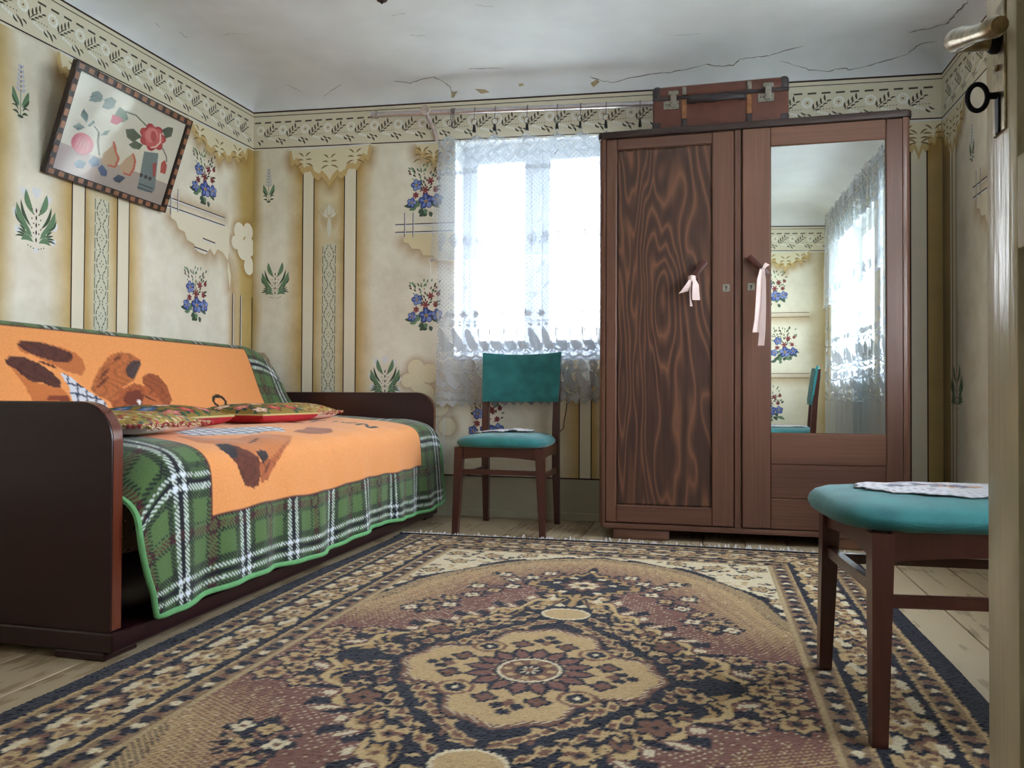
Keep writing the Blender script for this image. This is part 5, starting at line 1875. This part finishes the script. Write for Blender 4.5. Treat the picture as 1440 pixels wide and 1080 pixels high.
    bord = [i for i in range(gw)] + [j * (gw + 1) + gw for j in range(gh)] + [gh * (gw + 1) + gw - i for i in range(gw)] + [(gh - j) * (gw + 1) for j in range(gh)]
    for a, c in zip(bord, bord[1:] + bord[:1]):
        Fc.append([c, a, a + o_, c + o_])
    b.free()
    MB().add(V, Fc).build('backrest', m_teal, root, 60)
    root.location = loc
    root.rotation_euler = (0, 0, rz)
    return root


def bar(p0, p1, w, h):
    p0, p1 = Vector(p0), Vector(p1)
    t = (p1 - p0).normalized()
    nn = Vector((-t.y, t.x, 0)).normalized() * w / 2
    up_ = Vector((0, 0, h / 2))
    V = [p0 - nn - up_, p0 + nn - up_, p0 + nn + up_, p0 - nn + up_, p1 - nn - up_, p1 + nn - up_, p1 + nn + up_, p1 - nn + up_]
    return V, [[3, 2, 1, 0], [4, 5, 6, 7]] + [[j, (j + 1) % 4, 4 + (j + 1) % 4, 4 + j] for j in range(4)]


chair('chair', 'teal upholstered wooden chair standing in front of the lace curtained window', (-0.965, 3.852, 0.0), math.radians(-1.0))
ch2 = chair('chair', 'teal upholstered wooden chair with an oval doily beside the open door', (0.522, 1.876, 0.0088), math.radians(-85.0))
ch2.scale = (1, 1, 0.955)


# doilies
def doily(name, label, c, rx, ry_, z, rz, cat='doily', drop=0.0, seed=1, printed=False):
    R = np.random.default_rng(seed)
    nr, na = 26, 96
    r = np.linspace(0, 1, nr)
    a = np.linspace(0, 2 * PI, na)
    A, RR = np.meshgrid(a, r)
    scal = 1 + 0.035 * np.cos(A * 16) * RR ** 4
    x, y = RR * scal * rx * np.cos(A), RR * scal * ry_ * np.sin(A)
    cs, sn = math.cos(rz), math.sin(rz)
    P = np.stack([c[0] + x * cs - y * sn, c[1] + x * sn + y * cs, z(c[0] + x * cs - y * sn, c[1] + x * sn + y * cs) + 0.002 + 0.0016 * np.sin(A * 7 + RR * 9)], -1)
    cl = np.ones((nr, na, 4))
    base = C3(222, 216, 222)
    cl[..., :3] = base
    cl[(np.mod(RR * 9, 1) < 0.3) & (np.mod(A * 24 / PI, 1) < 0.5) & (RR > 0.55), :3] = C3(150, 158, 162)
    if printed:
        for k in range(26):
            q0, q1 = R.uniform(0, 0.6), R.uniform(0, 2 * PI)
            m = np.hypot(RR * np.cos(A) - q0 * math.cos(q1), RR * np.sin(A) - q0 * math.sin(q1)) < R.uniform(0.05, 0.1)
            cl[m, :3] = C3(*[(150, 140, 160), (210, 170, 150), (176, 170, 176), (130, 130, 140)][int(R.integers(4))])
    o = grid_mesh(name, P, cl, attr_mat(name + '_crochet', 0.95, bump=0.5, bscale=250))
    md = o.modifiers.new('thickness', 'SOLIDIFY')
    md.thickness = 0.0022
    md.offset = 1
    return tag(o, label, cat)


def seat_z(x, y, loc, rz, sz):
    """height of a chair's domed seat at a point of the room"""
    dx, dy = x - loc[0], y - loc[1]
    lx, ly = dx * math.cos(rz) + dy * math.sin(rz), -dx * math.sin(rz) + dy * math.cos(rz)
    wx = 0.224
    r_ = (np.abs(lx / wx) ** 4.2 + np.abs((ly + 0.03) / 0.24) ** 4.2) ** (1 / 4.2)
    z = np.interp(r_, [0.0, 0.35, 0.65, 0.85, 0.94, 0.985, 1.0], [0.494, 0.494, 0.491, 0.486, 0.478, 0.466, 0.450]) - 0.012 * (lx / wx) ** 2 * (r_ > 0.33)
    return loc[2] + z * sz


doily('doily', 'oval printed crochet doily on the teal seat beside the door', (0.505, 1.882), 0.185, 0.130, lambda x, y: seat_z(x, y, (0.522, 1.876, 0.0088), math.radians(-85.0), 0.955) + 0.0035, 0.09, seed=4, printed=True)
doily('doily', 'crumpled white doily on the teal chair seat by the window', (-1.00, 3.84), 0.155, 0.10, lambda x, y: seat_z(x, y, (-0.965, 3.852, 0.0), math.radians(-1.0), 1.0) + 0.004 + 0.004 * np.abs(np.sin(x * 38 + y * 20)) + 0.006 * np.abs(np.sin(x * 61 - y * 33)) * (x > -0.97), 0.05, seed=2)

# ------------------------------------------------------------------ framed needlework leaning off the left wall
PW, PH = 0.735, 0.475
lean = math.atan2(0.155, 0.445)
pic = empty('picture', (XL + 0.006, 2.637, 1.592), 'framed needlework of fruit and a rose in a vase tilting off the wall', 'picture')
pic.rotation_euler = (0, 0, 0)
# local axes: along the wall (y), up the leaning frame
ud = Vector((math.sin(lean), 0, math.cos(lean)))
nd = Vector((math.cos(lean), 0, -math.sin(lean)))
O = Vector(pic.location)


def PF(a, h, d):
    return O + Vector((0, 1, 0)) * a + ud * h + nd * d


def pbox(a0, a1, h0, h1, d0, d1):
    V = [PF(a, h, d) for d in (d0, d1) for a, h in ((a0, h0), (a1, h0), (a1, h1), (a0, h1))]
    return MB().add(V, [[3, 2, 1, 0], [4, 5, 6, 7]] + [[j, (j + 1) % 4, 4 + (j + 1) % 4, 4 + j] for j in range(4)])


m_pf = plain('dark_frame_wood', S(44, 26, 22), 0.35, noise=0.2, nscale=30)
m_pi = wood('frame_inlay_light', S(120, 74, 50), S(172, 118, 84), 2, 40, 0.2, 0.35, (0.3, 0.7))
FB = 0.030
for nm, (a0, a1, h0, h1) in (('rail', (0, PW, 0, FB)), ('rail', (0, PW, PH - FB, PH)), ('stile', (0, FB, FB, PH - FB)), ('stile', (PW - FB, PW, FB, PH - FB))):
    o = pbox(a0, a1, h0, h1, 0.0, 0.024).build('frame_' + nm, m_pf, pic)
    L = (a1 - a0) if nm == 'rail' else (h1 - h0)
    k = int(L / 0.05)
    for i in range(k):
        s0 = (i + 0.2) * L / k
        s1 = s0 + L / k * 0.55
        if nm == 'rail': ib = pbox(a0 + s0, a0 + s1, h0 + 0.005, h0 + 0.025, 0.022, 0.0262)
        else: ib = pbox(a0 + 0.005, a0 + 0.025, h0 + s0, h0 + s1, 0.022, 0.0262)
        ib.build('inlay', m_pi, o)
IW, IH = PW - 2 * FB, PH - 2 * FB
Rp = Ras(0, 1, 0, 1, 0.0046, C3(222, 218, 202))
Rp.c *= (1 + rng.normal(0, 0.03, Rp.c.shape[:2] + (1,)))
Rp.fill(Rp.Y < 0.265, C3(178, 166, 158))
Rp.fill((Rp.Y < 0.265) & (Rp.X < 0.35), C3(190, 172, 168))
PFE = {
'leafA': [(0.133, 0.761), (0.137, 0.854), (0.18, 0.895), (0.225, 0.871), (0.224, 0.812), (0.185, 0.777)], 'leafB': [(0.243, 0.755), (0.247, 0.85), (0.29, 0.899), (0.337, 0.883), (0.331, 0.803), (0.292, 0.765)],
'budleaf': [(0.35, 0.736), (0.377, 0.845), (0.441, 0.827), (0.474, 0.766), (0.433, 0.701)], 'bud': [(0.339, 0.652), (0.336, 0.737), (0.39, 0.748), (0.44, 0.731), (0.395, 0.655)],
'roseleafL': [(0.475, 0.652), (0.541, 0.694), (0.632, 0.65), (0.567, 0.555), (0.507, 0.579)], 'roseleafL2': [(0.537, 0.513), (0.59, 0.584), (0.663, 0.574), (0.643, 0.509), (0.586, 0.491)],
'roseleafR': [(0.79, 0.821), (0.838, 0.882), (0.892, 0.901), (0.899, 0.8), (0.848, 0.747)], 'vase': [(0.69, 0.512), (0.824, 0.556), (0.894, 0.146), (0.875, 0.1), (0.732, 0.082)],
'budR': [(0.895, 0.359), (0.878, 0.467), (0.904, 0.517), (0.944, 0.458), (0.946, 0.361)],
'aleaf1': [(0.103, 0.588), (0.108, 0.67), (0.161, 0.619), (0.162, 0.544)], 'aleaf2': [(0.067, 0.454), (0.109, 0.517), (0.162, 0.494), (0.117, 0.438)], 'aleaf3': [(0.173, 0.525), (0.207, 0.601), (0.225, 0.585), (0.195, 0.519)],
'bleaf': [(0.294, 0.483), (0.319, 0.547), (0.357, 0.578), (0.342, 0.515)],
'pear1': [(0.416, 0.482), (0.451, 0.436), (0.458, 0.386), (0.496, 0.332), (0.493, 0.241), (0.442, 0.21), (0.367, 0.221), (0.354, 0.32), (0.4, 0.412)],
'pear2': [(0.6, 0.443), (0.631, 0.393), (0.637, 0.322), (0.656, 0.257), (0.628, 0.194), (0.551, 0.193), (0.513, 0.249), (0.549, 0.356)],
'plum1': [(0.157, 0.111), (0.187, 0.172), (0.247, 0.159), (0.235, 0.093), (0.185, 0.08)], 'plum2': [(0.259, 0.182), (0.287, 0.258), (0.343, 0.246), (0.351, 0.178), (0.299, 0.138)],
'plum3': [(0.347, 0.15), (0.372, 0.205), (0.428, 0.159), (0.437, 0.1), (0.39, 0.089)], 'bleaf2': [(0.494, 0.105), (0.529, 0.166), (0.6, 0.159), (0.56, 0.083), (0.517, 0.078)]}
GL, GD = C3(122, 138, 130), C3(88, 100, 84)
PC = {'leafA': GL, 'leafB': GL, 'budleaf': C3(112, 132, 110), 'bud': C3(206, 92, 116), 'roseleafL': GD, 'roseleafL2': GD, 'roseleafR': GD, 'vase': C3(120, 136, 138), 'budR': C3(186, 84, 74), 'aleaf1': C3(96, 118, 112), 'aleaf2': GL, 'aleaf3': GL, 'bleaf': GL,
'pear1': C3(196, 170, 140), 'pear2': C3(196, 168, 138), 'plum1': C3(84, 106, 140), 'plum2': C3(104, 130, 164), 'plum3': C3(74, 92, 128), 'bleaf2': C3(74, 88, 110)}
for kk, pts in PFE.items():
    Rp.poly(pts, PC[kk])
Rp.seg((0.441, 0.827), (0.528, 0.839), 0.014, GD)
Rp.seg((0.528, 0.839), (0.637, 0.788), 0.014, GD)
for a, c in (((0.229, 0.545), (0.274, 0.507)), ((0.274, 0.507), (0.287, 0.411)), ((0.287, 0.411), (0.327, 0.29))):
    Rp.seg(a, c, 0.016, C3(96, 92, 84))
for a, c in (((0.852, 0.626), (0.909, 0.557)), ((0.909, 0.557), (0.925, 0.507))):
    Rp.seg(a, c, 0.012, GD)
for pts in ([(0.412, 0.471), (0.452, 0.383), (0.493, 0.331), (0.482, 0.227), (0.425, 0.22)], [(0.603, 0.435), (0.636, 0.377), (0.646, 0.289), (0.627, 0.198), (0.572, 0.202)]):
    for a, c in zip(pts[:-1], pts[1:]): Rp.seg(a, c, 0.018, C3(196, 96, 76))
for k in range(3): Rp.seg((0.13 + .05 * k, 0.80 + .02 * k), (0.17 + .06 * k, 0.84), 0.006, GD)
Rp.ell(0.178, 0.33, 0.088, 0.108, C3(206, 92, 108))
for k in range(4): Rp.seg((0.13 + .032 * k, 0.27), (0.15 + .022 * k, 0.40), 0.012, C3(224, 140, 146), True)
Rp.petal(0.73, 0.695, 7, 0.132, C3(180, 66, 68), 0.3, 0.22, 1.14)
Rp.petal(0.735, 0.70, 6, 0.100, C3(206, 100, 100), 0.1, 0.2, 1.2)
Rp.ell(0.715, 0.715, 0.060, 0.082, C3(222, 136, 132))
Rp.ell(0.735, 0.71, 0.03, 0.06, C3(190, 84, 84), 0.3)
for a, c in (((0.79, 0.77), (0.81, 0.68)), ((0.81, 0.68), (0.78, 0.61)), ((0.78, 0.61), (0.74, 0.585))): Rp.seg(a, c, 0.014, C3(238, 208, 196))
Rp.poly([(0.80, 0.42), (0.83, 0.45), (0.86, 0.30), (0.84, 0.28)], C3(170, 76, 76))
for a, c in ((0.73, 0.25), (0.774, 0.25), (0.817, 0.249)): Rp.ell(a, c, 0.016, 0.022, C3(54, 54, 62))
for z in (0.15, 0.108): Rp.seg((0.735, z), (0.865, z), 0.022, C3(74, 88, 98))
uu, vv = Rp.X0, Rp.Y0
PPt = np.array(PF(FB, FB, 0.012)[:]) + uu[..., None] * IW * np.array([0, 1, 0]) + vv[..., None] * IH * np.array(ud[:])
grid_mesh('needlework', PPt, Rp.rgba(), m_canvas, pic, smooth=False)
kg = NT('picture_glass')
tr = kg.n('BsdfTransparent')
gl = kg.n('BsdfGlossy', {'Roughness': 0.08})
kg.l(kg.n('MixShader', {0: 0.04, 1: tr.outputs[0], 2: gl.outputs[0]}).outputs[0], kg.out.inputs[0])
pbox(FB, PW - FB, FB, PH - FB, 0.016, 0.018).build('glass', kg.m, pic)
pbox(0.01, PW - 0.01, 0.01, PH - 0.01, -0.004, 0.0).build('backing_board', plain('grey_card', S(120, 104, 84), 0.9), pic)
MB().tube([PF(PW * .3, PH * .8, -0.004), Vector((XL + 0.004, 2.637 + PW / 2, 2.13)), PF(PW * .7, PH * .8, -0.004)], 0.0016, 5).build('hanging_cord', plain('cord', S(150, 130, 100), 0.9), pic)


# ------------------------------------------------------------------ lace curtains
def lace(s, z):
    """density of the net, 0..1, in fabric coordinates (metres along, height above floor)"""
    a = np.full(s.shape, 0.35)
    a += 0.03 * (np.sin(s * 260) * np.sin(z * 260))
    def cell(per, off=0.0): return np.mod(s + off, per) - per / 2
    def put(m, v): a[m] = np.maximum(a[m], v)
    # scattered vines
    put(np.abs(np.sin(s * 21 + 2.2 * np.sin(z * 17)) ) * np.abs(np.sin(z * 23 + 1.7 * np.sin(s * 19))) > 0.93, 0.55)
    # heading
    c, d = cell(0.085), np.mod(z, 0.085) - 0.0425
    put((z > 1.93) & (np.abs(np.abs(c) + np.abs(d) - 0.03) < 0.006), 0.6)
    put((z > 1.90) & (z < 1.935) & (np.hypot(cell(0.03), z - 1.918) < 0.012), 0.8)
    # row of medallions
    c, d = cell(0.074), z - 1.54
    put((np.abs(np.abs(c) * 1.2 + np.abs(d) - 0.026) < 0.006) | (np.hypot(c, d) < 0.008), 0.98)
    put((np.abs(np.abs(c) * 1.2 + np.abs(d) - 0.040) < 0.003) & (np.abs(d) > .015), 0.8)
    # flowers
    c, d = cell(0.074, 0.02), z - 1.125
    put((np.hypot(c, d) < 0.024 * (0.5 + 0.5 * np.abs(np.cos(3 * np.arctan2(d, c))))), 0.95)
    put((np.abs(z - 1.085) < 0.004) & (np.mod(s, 0.012) < 0.008), 0.95)
    c, d = cell(0.045, 0.01), z - 1.065
    put(np.hypot(c, d) < 0.009, 0.95)
    # flames
    for zc, h, per, off in ((0.985, 0.062, 0.073, 0.0), (0.765, 0.045, 0.073, 0.03)):
        c, d = cell(per, off), (z - zc) / h
        c2 = c + 0.022 * d
        w = 0.021 * np.sqrt(np.clip((1 - d) * (1 + d), 0, 1)) * (1 - 0.5 * d)
        put((np.abs(c2) < w) & (np.abs(d) < 1), 0.93)
        put((np.abs(np.abs(c2) - w) < 0.004) & (np.abs(d) < 1), 0.99)
        c3 = cell(per, off + per * 0.45)
        put(np.hypot(c3, z - zc + h * 0.55) < 0.014, 0.85)
    # zigzags and diamonds
    t = np.abs(cell(0.073)) / 0.0365
    for z0_ in (0.918, 0.880):
        put(np.abs(z - z0_ - 0.02 * t) < 0.006, 0.95)
    put(np.abs(np.abs(cell(0.073, 0.0365)) + np.abs(z - 0.91) - 0.014) < 0.005, 0.9)
    # scrolls
    c, d = cell(0.062), z - 0.842
    r, th_ = np.hypot(c, d), np.arctan2(d, c)
    put((np.abs(r - 0.020) < 0.006) & (th_ > -2.2), 0.9)
    put((np.abs(r - 0.008) < 0.005), 0.8)
    put(np.abs(z - 0.808 - 0.006 * np.cos(s * 101)) < 0.006, 0.95)
    # bottom border
    low = z < 0.72
    put(low & (np.abs(np.sin(s * 43)) * np.abs(np.sin(z * 60 + s * 10)) > 0.4), 0.8)
    put(low & (np.hypot(cell(0.09), z - 0.675) < 0.026 * (0.5 + 0.5 * np.abs(np.cos(2.5 * np.arctan2(z - 0.675, cell(0.09)))))), 0.92)
    put(z < 0.645, 0.85)
    return a


def curtain_mat():
    k = NT('white_lace')
    at = k.n('Attribute', attribute_name='Col', attribute_type='GEOMETRY')
    df = k.n('BsdfDiffuse', {'Color': (0.93, 0.94, 0.97, 1)})
    thick = k.ramp(at.outputs['Fac'], [(0.15, (0.20, 0.26, 0.35, 1)), (0.5, (0.13, 0.165, 0.22, 1)), (0.9, (0.045, 0.055, 0.065, 1))])
    tl = k.n('BsdfTranslucent', {'Color': thick})
    tr = k.n('BsdfTransparent')
    ad = k.n('MixShader', {0: 0.5, 1: df.outputs[0], 2: tl.outputs[0]})
    mx = k.n('MixShader', {0: at.outputs['Fac'], 1: tr.outputs[0], 2: ad.outputs[0]})
    k.l(mx.outputs[0], k.out.inputs[0])
    return k.m


m_lace = curtain_mat()


def curtain(label, axis, plane, s0, s1, ztopf, zbot, over_s0, over_z, sgn, gather, flare, thin=1.0):
    """axis 0: hangs along x in front of the back wall; axis 1: along y in front of the right wall"""
    def W(s, d, z):
        return np.stack([s, plane - d, z], -1) if axis == 0 else np.stack([plane - d, s, z], -1)
    root = empty('lace_curtain', (s0, plane, zbot) if axis == 0 else (plane, s0, zbot), label, 'curtain')
    res = 0.0052
    nw, nh = int((s1 - s0) / res), int((2.1 - zbot) / res)
    u, v = np.meshgrid(np.linspace(0, 1, nw), np.linspace(0, 1, nh))
    s = s0 + (s1 - s0) * u
    zt_ = ztopf(s)
    ph = s * 30 + 2.0 * np.sin(s * 7)
    zb = zbot + 0.010 * np.cos(s * 2 * PI / 0.05) + 0.03 * (s - s0) * (1 if axis == 0 else 0)
    z = zb + (zt_ - zb) * v
    dd = (0.010 + 0.016 * (1 - v)) * np.sin(ph) + 0.008 * np.sin(s * 71 + 1.3) * (0.4 + 0.6 * v)
    al_ = lace(s * gather, z)
    al_ = np.where(al_ < 0.5, al_ * thin, al_)
    cl = np.repeat(al_[..., None], 4, -1)
    cl[..., 3] = 1
    grid_mesh('lace_panel', W(s, dd, z), cl, m_lace, root)
    # short overlay folded over at the top
    t0 = over_s0
    nw, nh = int((s1 - t0) / 0.0075), int((2.1 - over_z) / 0.0075)
    u, v = np.meshgrid(np.linspace(0, 1, nw), np.linspace(0, 1, nh))
    s = t0 + (s1 - t0) * u - flare * (1 - v) ** 1.3 * np.exp(-((u - (0 if flare > 0 else 1)) / 0.10) ** 2) * 1.0
    zt_ = ztopf(t0 + (s1 - t0) * u) - 0.012
    z = over_z + 0.035 * u + (zt_ - over_z - 0.035 * u) * v
    dd = 0.022 + (0.006 + 0.012 * (1 - v)) * np.sin(s * 26 + 0.7) + 0.005 * np.sin(s * 63)
    a = (0.34 + 0.04 * np.sin(s * 240) * np.sin(z * 240)) * thin
    a[(z < over_z + 0.035 * u + 0.012)] = 0.4
    hd = (zt_ - z) < 0.20
    a[hd] = np.maximum(a[hd], lace(s * gather, z + 0.0)[hd] * 0.75)
    cl = np.repeat(a[..., None], 4, -1)
    cl[..., 3] = 1
    grid_mesh('overlay', W(s, dd, z), cl, m_lace, root)
    return root


CY = 4.141
clips = [-1.245, -1.128, -0.947, -0.782, -0.655, -0.519, -0.341, -0.20]
rodz = lambda x: 2.278 - 0.0455 * (x + 1.85)


def top_back(s):
    pts = [-1.40] + clips + [-0.12]
    z = np.full(s.shape, 9.0)
    out = np.zeros(s.shape)
    for a, c in zip(pts[:-1], pts[1:]):
        m = (s >= a) & (s <= c)
        t = (s[m] - a) / (c - a)
        za, zc = rodz(a) - 0.128, rodz(c) - 0.128
        out[m] = za + (zc - za) * t - 0.030 * np.sin(PI * t) ** 1.3 * min(1, (c - a) / 0.15)
    out[s < -1.40] = rodz(-1.40) - 0.128 - 0.5 * (-1.40 - s[s < -1.40])
    out[s > -0.12] = rodz(-0.12) - 0.128
    return out


curtain('white lace curtain over the window behind the teal chair', 0, CY, -1.462, -0.13, top_back, 0.62, -1.455, 1.425, 1, 1.0, 0.055)
curtain('white lace curtain over the window seen only in the wardrobe mirror', 1, XR - 0.062, 0.36, 2.50, lambda s: 2.215 + 0.012 * np.cos(s * 40) - 0.015 * (s - 0.36), 0.34, 0.50, 1.42, -1, 1.0, 0.16, 0.6)

# rod, bracket, clips
m_rod = plain('silvery_tube', S(206, 200, 204), 0.25, 0.75, noise=0.08, nscale=30)
rod = empty('curtain_rod', (-1.0, CY - 0.012, 2.2), 'silvery curtain rod above the window with a shell shaped bracket', 'curtain rod')
MB().tube([(-1.835, CY - 0.012, rodz(-1.835)), (-0.02, CY - 0.012, rodz(-0.02))], 0.0155, 14).build('tube', m_rod, rod, 50)
MB().lathe([(0.012, -0.03), (0.021, -0.026), (0.017, -0.012), (0.022, -0.002), (0.022, 0.010), (0.016, 0.014)], (-1.84, CY - 0.012, rodz(-1.84)), 16, 0).build('end_cap', m_rod, rod, 40)
m_clear = plain('cloudy_plastic', S(196, 178, 172), 0.3, 0.0, noise=0.2, nscale=50)
bx0 = -1.53
br = MB().tube([(bx0 + 0.035, YB - 0.002, 2.12), (bx0 + 0.034, YB - 0.012, 2.16), (bx0 + 0.022, YB - 0.030, 2.20), (bx0 + 0.010, CY - 0.02, 2.235), (bx0, CY - 0.016, 2.25)], [0.012, 0.013, 0.012, 0.011, 0.010], 10).build('bracket', m_clear, rod, 50)
b = MB()
for i in range(7):
    a = PI * (i / 6)
    b.tube([(bx0, CY - 0.034, rodz(bx0) - 0.006), (bx0 + 0.028 * math.cos(a), CY - 0.040, rodz(bx0) + 0.004 + 0.030 * math.sin(a))], [0.006, 0.0085], 8)
b.lathe([(0.020, -0.03), (0.020, 0.004)], (bx0, CY - 0.012, rodz(bx0)), 16, 1)
b.build('shell', m_clear, rod, 50)
MB().tube([(-0.10, YB - 0.002, 2.12), (-0.10, CY - 0.01, 2.19)], 0.010, 8).build('bracket', m_clear, rod, 50)
ORDN = ['first', 'second', 'third', 'fourth', 'fifth', 'sixth', 'seventh']
m_wire = plain('dull_wire', S(110, 104, 100), 0.35, 0.9)


def wire_hook(mb, x, z, y, ring=True):
    R = 0.0195
    pts = [(x - 0.001, y + R * math.cos(a), z + R * math.sin(a)) for a in np.linspace(-0.35 * PI, 1.1 * PI, 14)]
    pts = pts[::-1] + [(x, y - 0.014, z - 0.030), (x, y - 0.012, z - 0.045)] if False else [(x, y - R, z - 0.010)] + [(x, y - R * math.cos(a), z + R * math.sin(a)) for a in np.linspace(0, PI * 0.95, 12)]
    pts = [(x, y - R - 0.003, z - 0.055), (x, y - R - 0.001, z - 0.03)] + pts[1:]
    mb.tube(pts, 0.0019, 6)
    return mb


for i, x in enumerate(clips[:7]):
    z, y = rodz(x), CY - 0.012
    c = empty('curtain_clip', (x, y - 0.02, z - 0.13), 'wire curtain ring with a black clip, %s of the clips from the shell bracket' % ORDN[i], 'curtain clip', 'clips along the curtain rod')
    wire_hook(MB(), x, z, y).build('hook', m_wire, c, 50)
    MB().tube([(x + 0.0165 * math.sin(a), y - 0.021, z - 0.068 + 0.0165 * math.cos(a)) for a in np.linspace(0, 2 * PI, 18)[:-1]], 0.0017, 6, closed=True).build('ring', m_wire, c, 50)
    V = [(x - 0.005, 0, -0.086), (x + 0.005, 0, -0.086), (x + 0.0085, 0, -0.125), (x - 0.0085, 0, -0.125)]
    MB().prism([(p_[0], z + p_[2]) for p_ in V], 1, y - 0.030, y - 0.008, 0.002).build('jaw', m_blackplastic, c, 40)
x = -1.372
c = empty('bunched_rings', (x, CY - 0.03, rodz(x) - 0.10), 'bunch of empty wire rings on the rod nearest the shell bracket', 'curtain ring')
for k in range(3):
    xx = x + (k - 1) * 0.009
    wire_hook(MB(), xx, rodz(xx), CY - 0.012).build('hook', m_wire, c, 50)
    MB().tube([(xx + 0.015 * math.sin(a) + 0.004 * (k - 1), CY - 0.034 + 0.006 * (k - 1) * math.cos(a), rodz(xx) - 0.070 - 0.006 * k + 0.016 * math.cos(a)) for a in np.linspace(0, 2 * PI, 16)[:-1]], 0.0017, 6, closed=True).build('ring', m_wire, c, 50)
cordp = [(-1.50, CY - 0.03, 1.44), (-1.495, CY - 0.03, 1.38), (-1.494, CY - 0.03, 1.345)] + [(-1.494 + 0.008 * math.sin(a), CY - 0.03, 1.333 + 0.012 * math.cos(a)) for a in np.linspace(0, 2 * PI, 10)] + [(-1.494, CY - 0.03, 1.30), (-1.497, CY - 0.03, 1.275)]
tag(MB().tube(cordp, 0.0018, 5).build('pull_cord', plain('white_cord', S(230, 226, 220), 0.9), None, 60), 'thin white cord hanging from the left edge of the lace curtain', 'cord')
cb = [(-0.735, YB - 0.006, 0.66), (-0.74, YB - 0.008, 0.60), (-0.752, YB - 0.007, 0.54), (-0.756, YB - 0.008, 0.50), (-0.79, YB - 0.008, 0.47), (-0.83, YB - 0.006, 0.455)]
tag(MB().tube(cb, 0.0024, 5).build('wall_cable', plain('dark_cable', S(60, 52, 46), 0.7), None, 60), 'thin dark cable on the wall under the window beside the wardrobe', 'cable')

# ------------------------------------------------------------------ door with lever handle and key
m_dpaint = NT('cream_gloss_paint')
nz = m_dpaint.n('TexNoise', {'Vector': m_dpaint.coord((1, 1, 0.06)), 'Scale': 90.0, 'Detail': 4.0}).outputs['Fac']
n2 = m_dpaint.n('TexNoise', {'Vector': m_dpaint.coord(), 'Scale': 5.0, 'Detail': 5.0}).outputs['Fac']
m_dpaint.l(m_dpaint.ramp(n2, [(0.3, S(200, 190, 160)), (0.7, S(220, 211, 184))]), m_dpaint.p.inputs['Base Color'])
m_dpaint.p.inputs['Roughness'].default_value = 0.22
m_dpaint.bump(nz, 0.35, 0.004)
m_dpaint = m_dpaint.m
DXF = 0.33
door = struct(MB().box(DXF + 0.012, DXF + 0.028, 0.15, 1.055, 0.012, 1.985).build('door_1', m_dpaint))
for ya, yb_ in ((0.965, 1.061), (0.145, 0.245)):
    MB().box(DXF, DXF + 0.04, ya, yb_, 0.01, 1.99, 0.003, 2).build('stile', m_dpaint, door, 40)
for za, zb_ in ((0.01, 0.20), (0.842, 0.945), (1.87, 1.99)):
    MB().box(DXF, DXF + 0.04, 0.245, 0.965, za, zb_, 0.003, 2).build('rail', m_dpaint, door, 40)
for za, zb_ in ((0.24, 0.80), (0.985, 1.83)):
    MB().box(DXF + 0.006, DXF + 0.034, 0.30, 0.91, za, zb_, 0.006, 2).build('panel', m_dpaint, door, 40)
pl = MB().box(DXF - 0.0025, DXF + 0.001, 0.992, 1.030, 0.985, 1.135, 0.001, 1).build('lock_plate', m_brass, door)
b = MB().tube([(DXF - 0.001, 1.012, 1.094), (DXF - 0.02, 1.012, 1.094), (DXF - 0.048, 1.010, 1.095)], [0.012, 0.010, 0.0115], 12)
b.tube([(DXF - 0.046, 1.022, 1.100), (DXF - 0.047, 1.008, 1.097), (DXF - 0.048, 0.985, 1.090), (DXF - 0.048, 0.95, 1.077), (DXF - 0.047, 0.91, 1.064), (DXF - 0.045, 0.888, 1.058), (DXF - 0.044, 0.878, 1.055)], [0.008, 0.0135, 0.0125, 0.0095, 0.0095, 0.0115, 0.0085], 14)
b.build('lever_handle', m_brass, door, 50)
MB().lathe([(0.012, -0.012), (0.015, -0.008), (0.015, 0.0)], (DXF, 1.012, 1.094), 14, 0).build('rosette', m_iron, door, 40)
MB().lathe([(0.0028, -0.005), (0.004, -0.003), (0.004, 0.0)], (DXF - 0.002, 1.012, 1.062), 8, 0).build('screw', m_brass, door)
MB().box(DXF - 0.0045, DXF - 0.002, 1.006, 1.018, 0.985, 1.028, 0.001, 1).build('keyhole_shield', m_iron, door)
key = empty('key', (DXF - 0.004, 1.012, 1.03), 'black iron key with an oval bow in the cream door lock', 'key')
MB().tube([(DXF - 0.001, 1.012, 1.030), (DXF - 0.010, 1.012, 1.030), (DXF - 0.014, 1.012, 1.030)], [0.0045, 0.004, 0.005], 10).build('shank', m_iron, key, 50)
MB().tube([(DXF - 0.0245 + 0.0105 * math.cos(a), 1.012 - 0.001, 1.029 + 0.0155 * math.sin(a)) for a in np.linspace(0, 2 * PI, 25)[:-1]], 0.0030, 8, closed=True).build('bow', m_iron, key, 60)
# door frame in the front wall
b = MB()
b.box(DX0 - 0.07, DX0, YF - 0.01, YF + 0.02, 0, DZ + 0.07, 0.004, 1)
b.box(DX1, DX1 + 0.07, YF - 0.01, YF + 0.02, 0, DZ + 0.07, 0.004, 1)
b.box(DX0, DX1, YF - 0.01, YF + 0.02, DZ, DZ + 0.07, 0.004, 1)
struct(b.build('trim_1', m_dpaint))

# dark fitting on the ceiling
cl_ = empty('ceiling_rose', (-1.40, 3.20, 2.44), 'dark round lamp fitting on the white ceiling', 'ceiling fitting')
zc = float(cove(-1.40, 3.20))
MB().lathe([(0.028, 0.004), (0.028, -0.012), (0.022, -0.022), (0.010, -0.026)], (-1.40, 3.20, zc), 18, 2).build('cap', plain('brown_bakelite', S(58, 40, 34), 0.35), cl_, 40)
MB().lathe([(0.006, -0.024), (0.006, -0.034)], (-1.40, 3.20, zc), 10, 2).build('stub', m_iron, cl_)
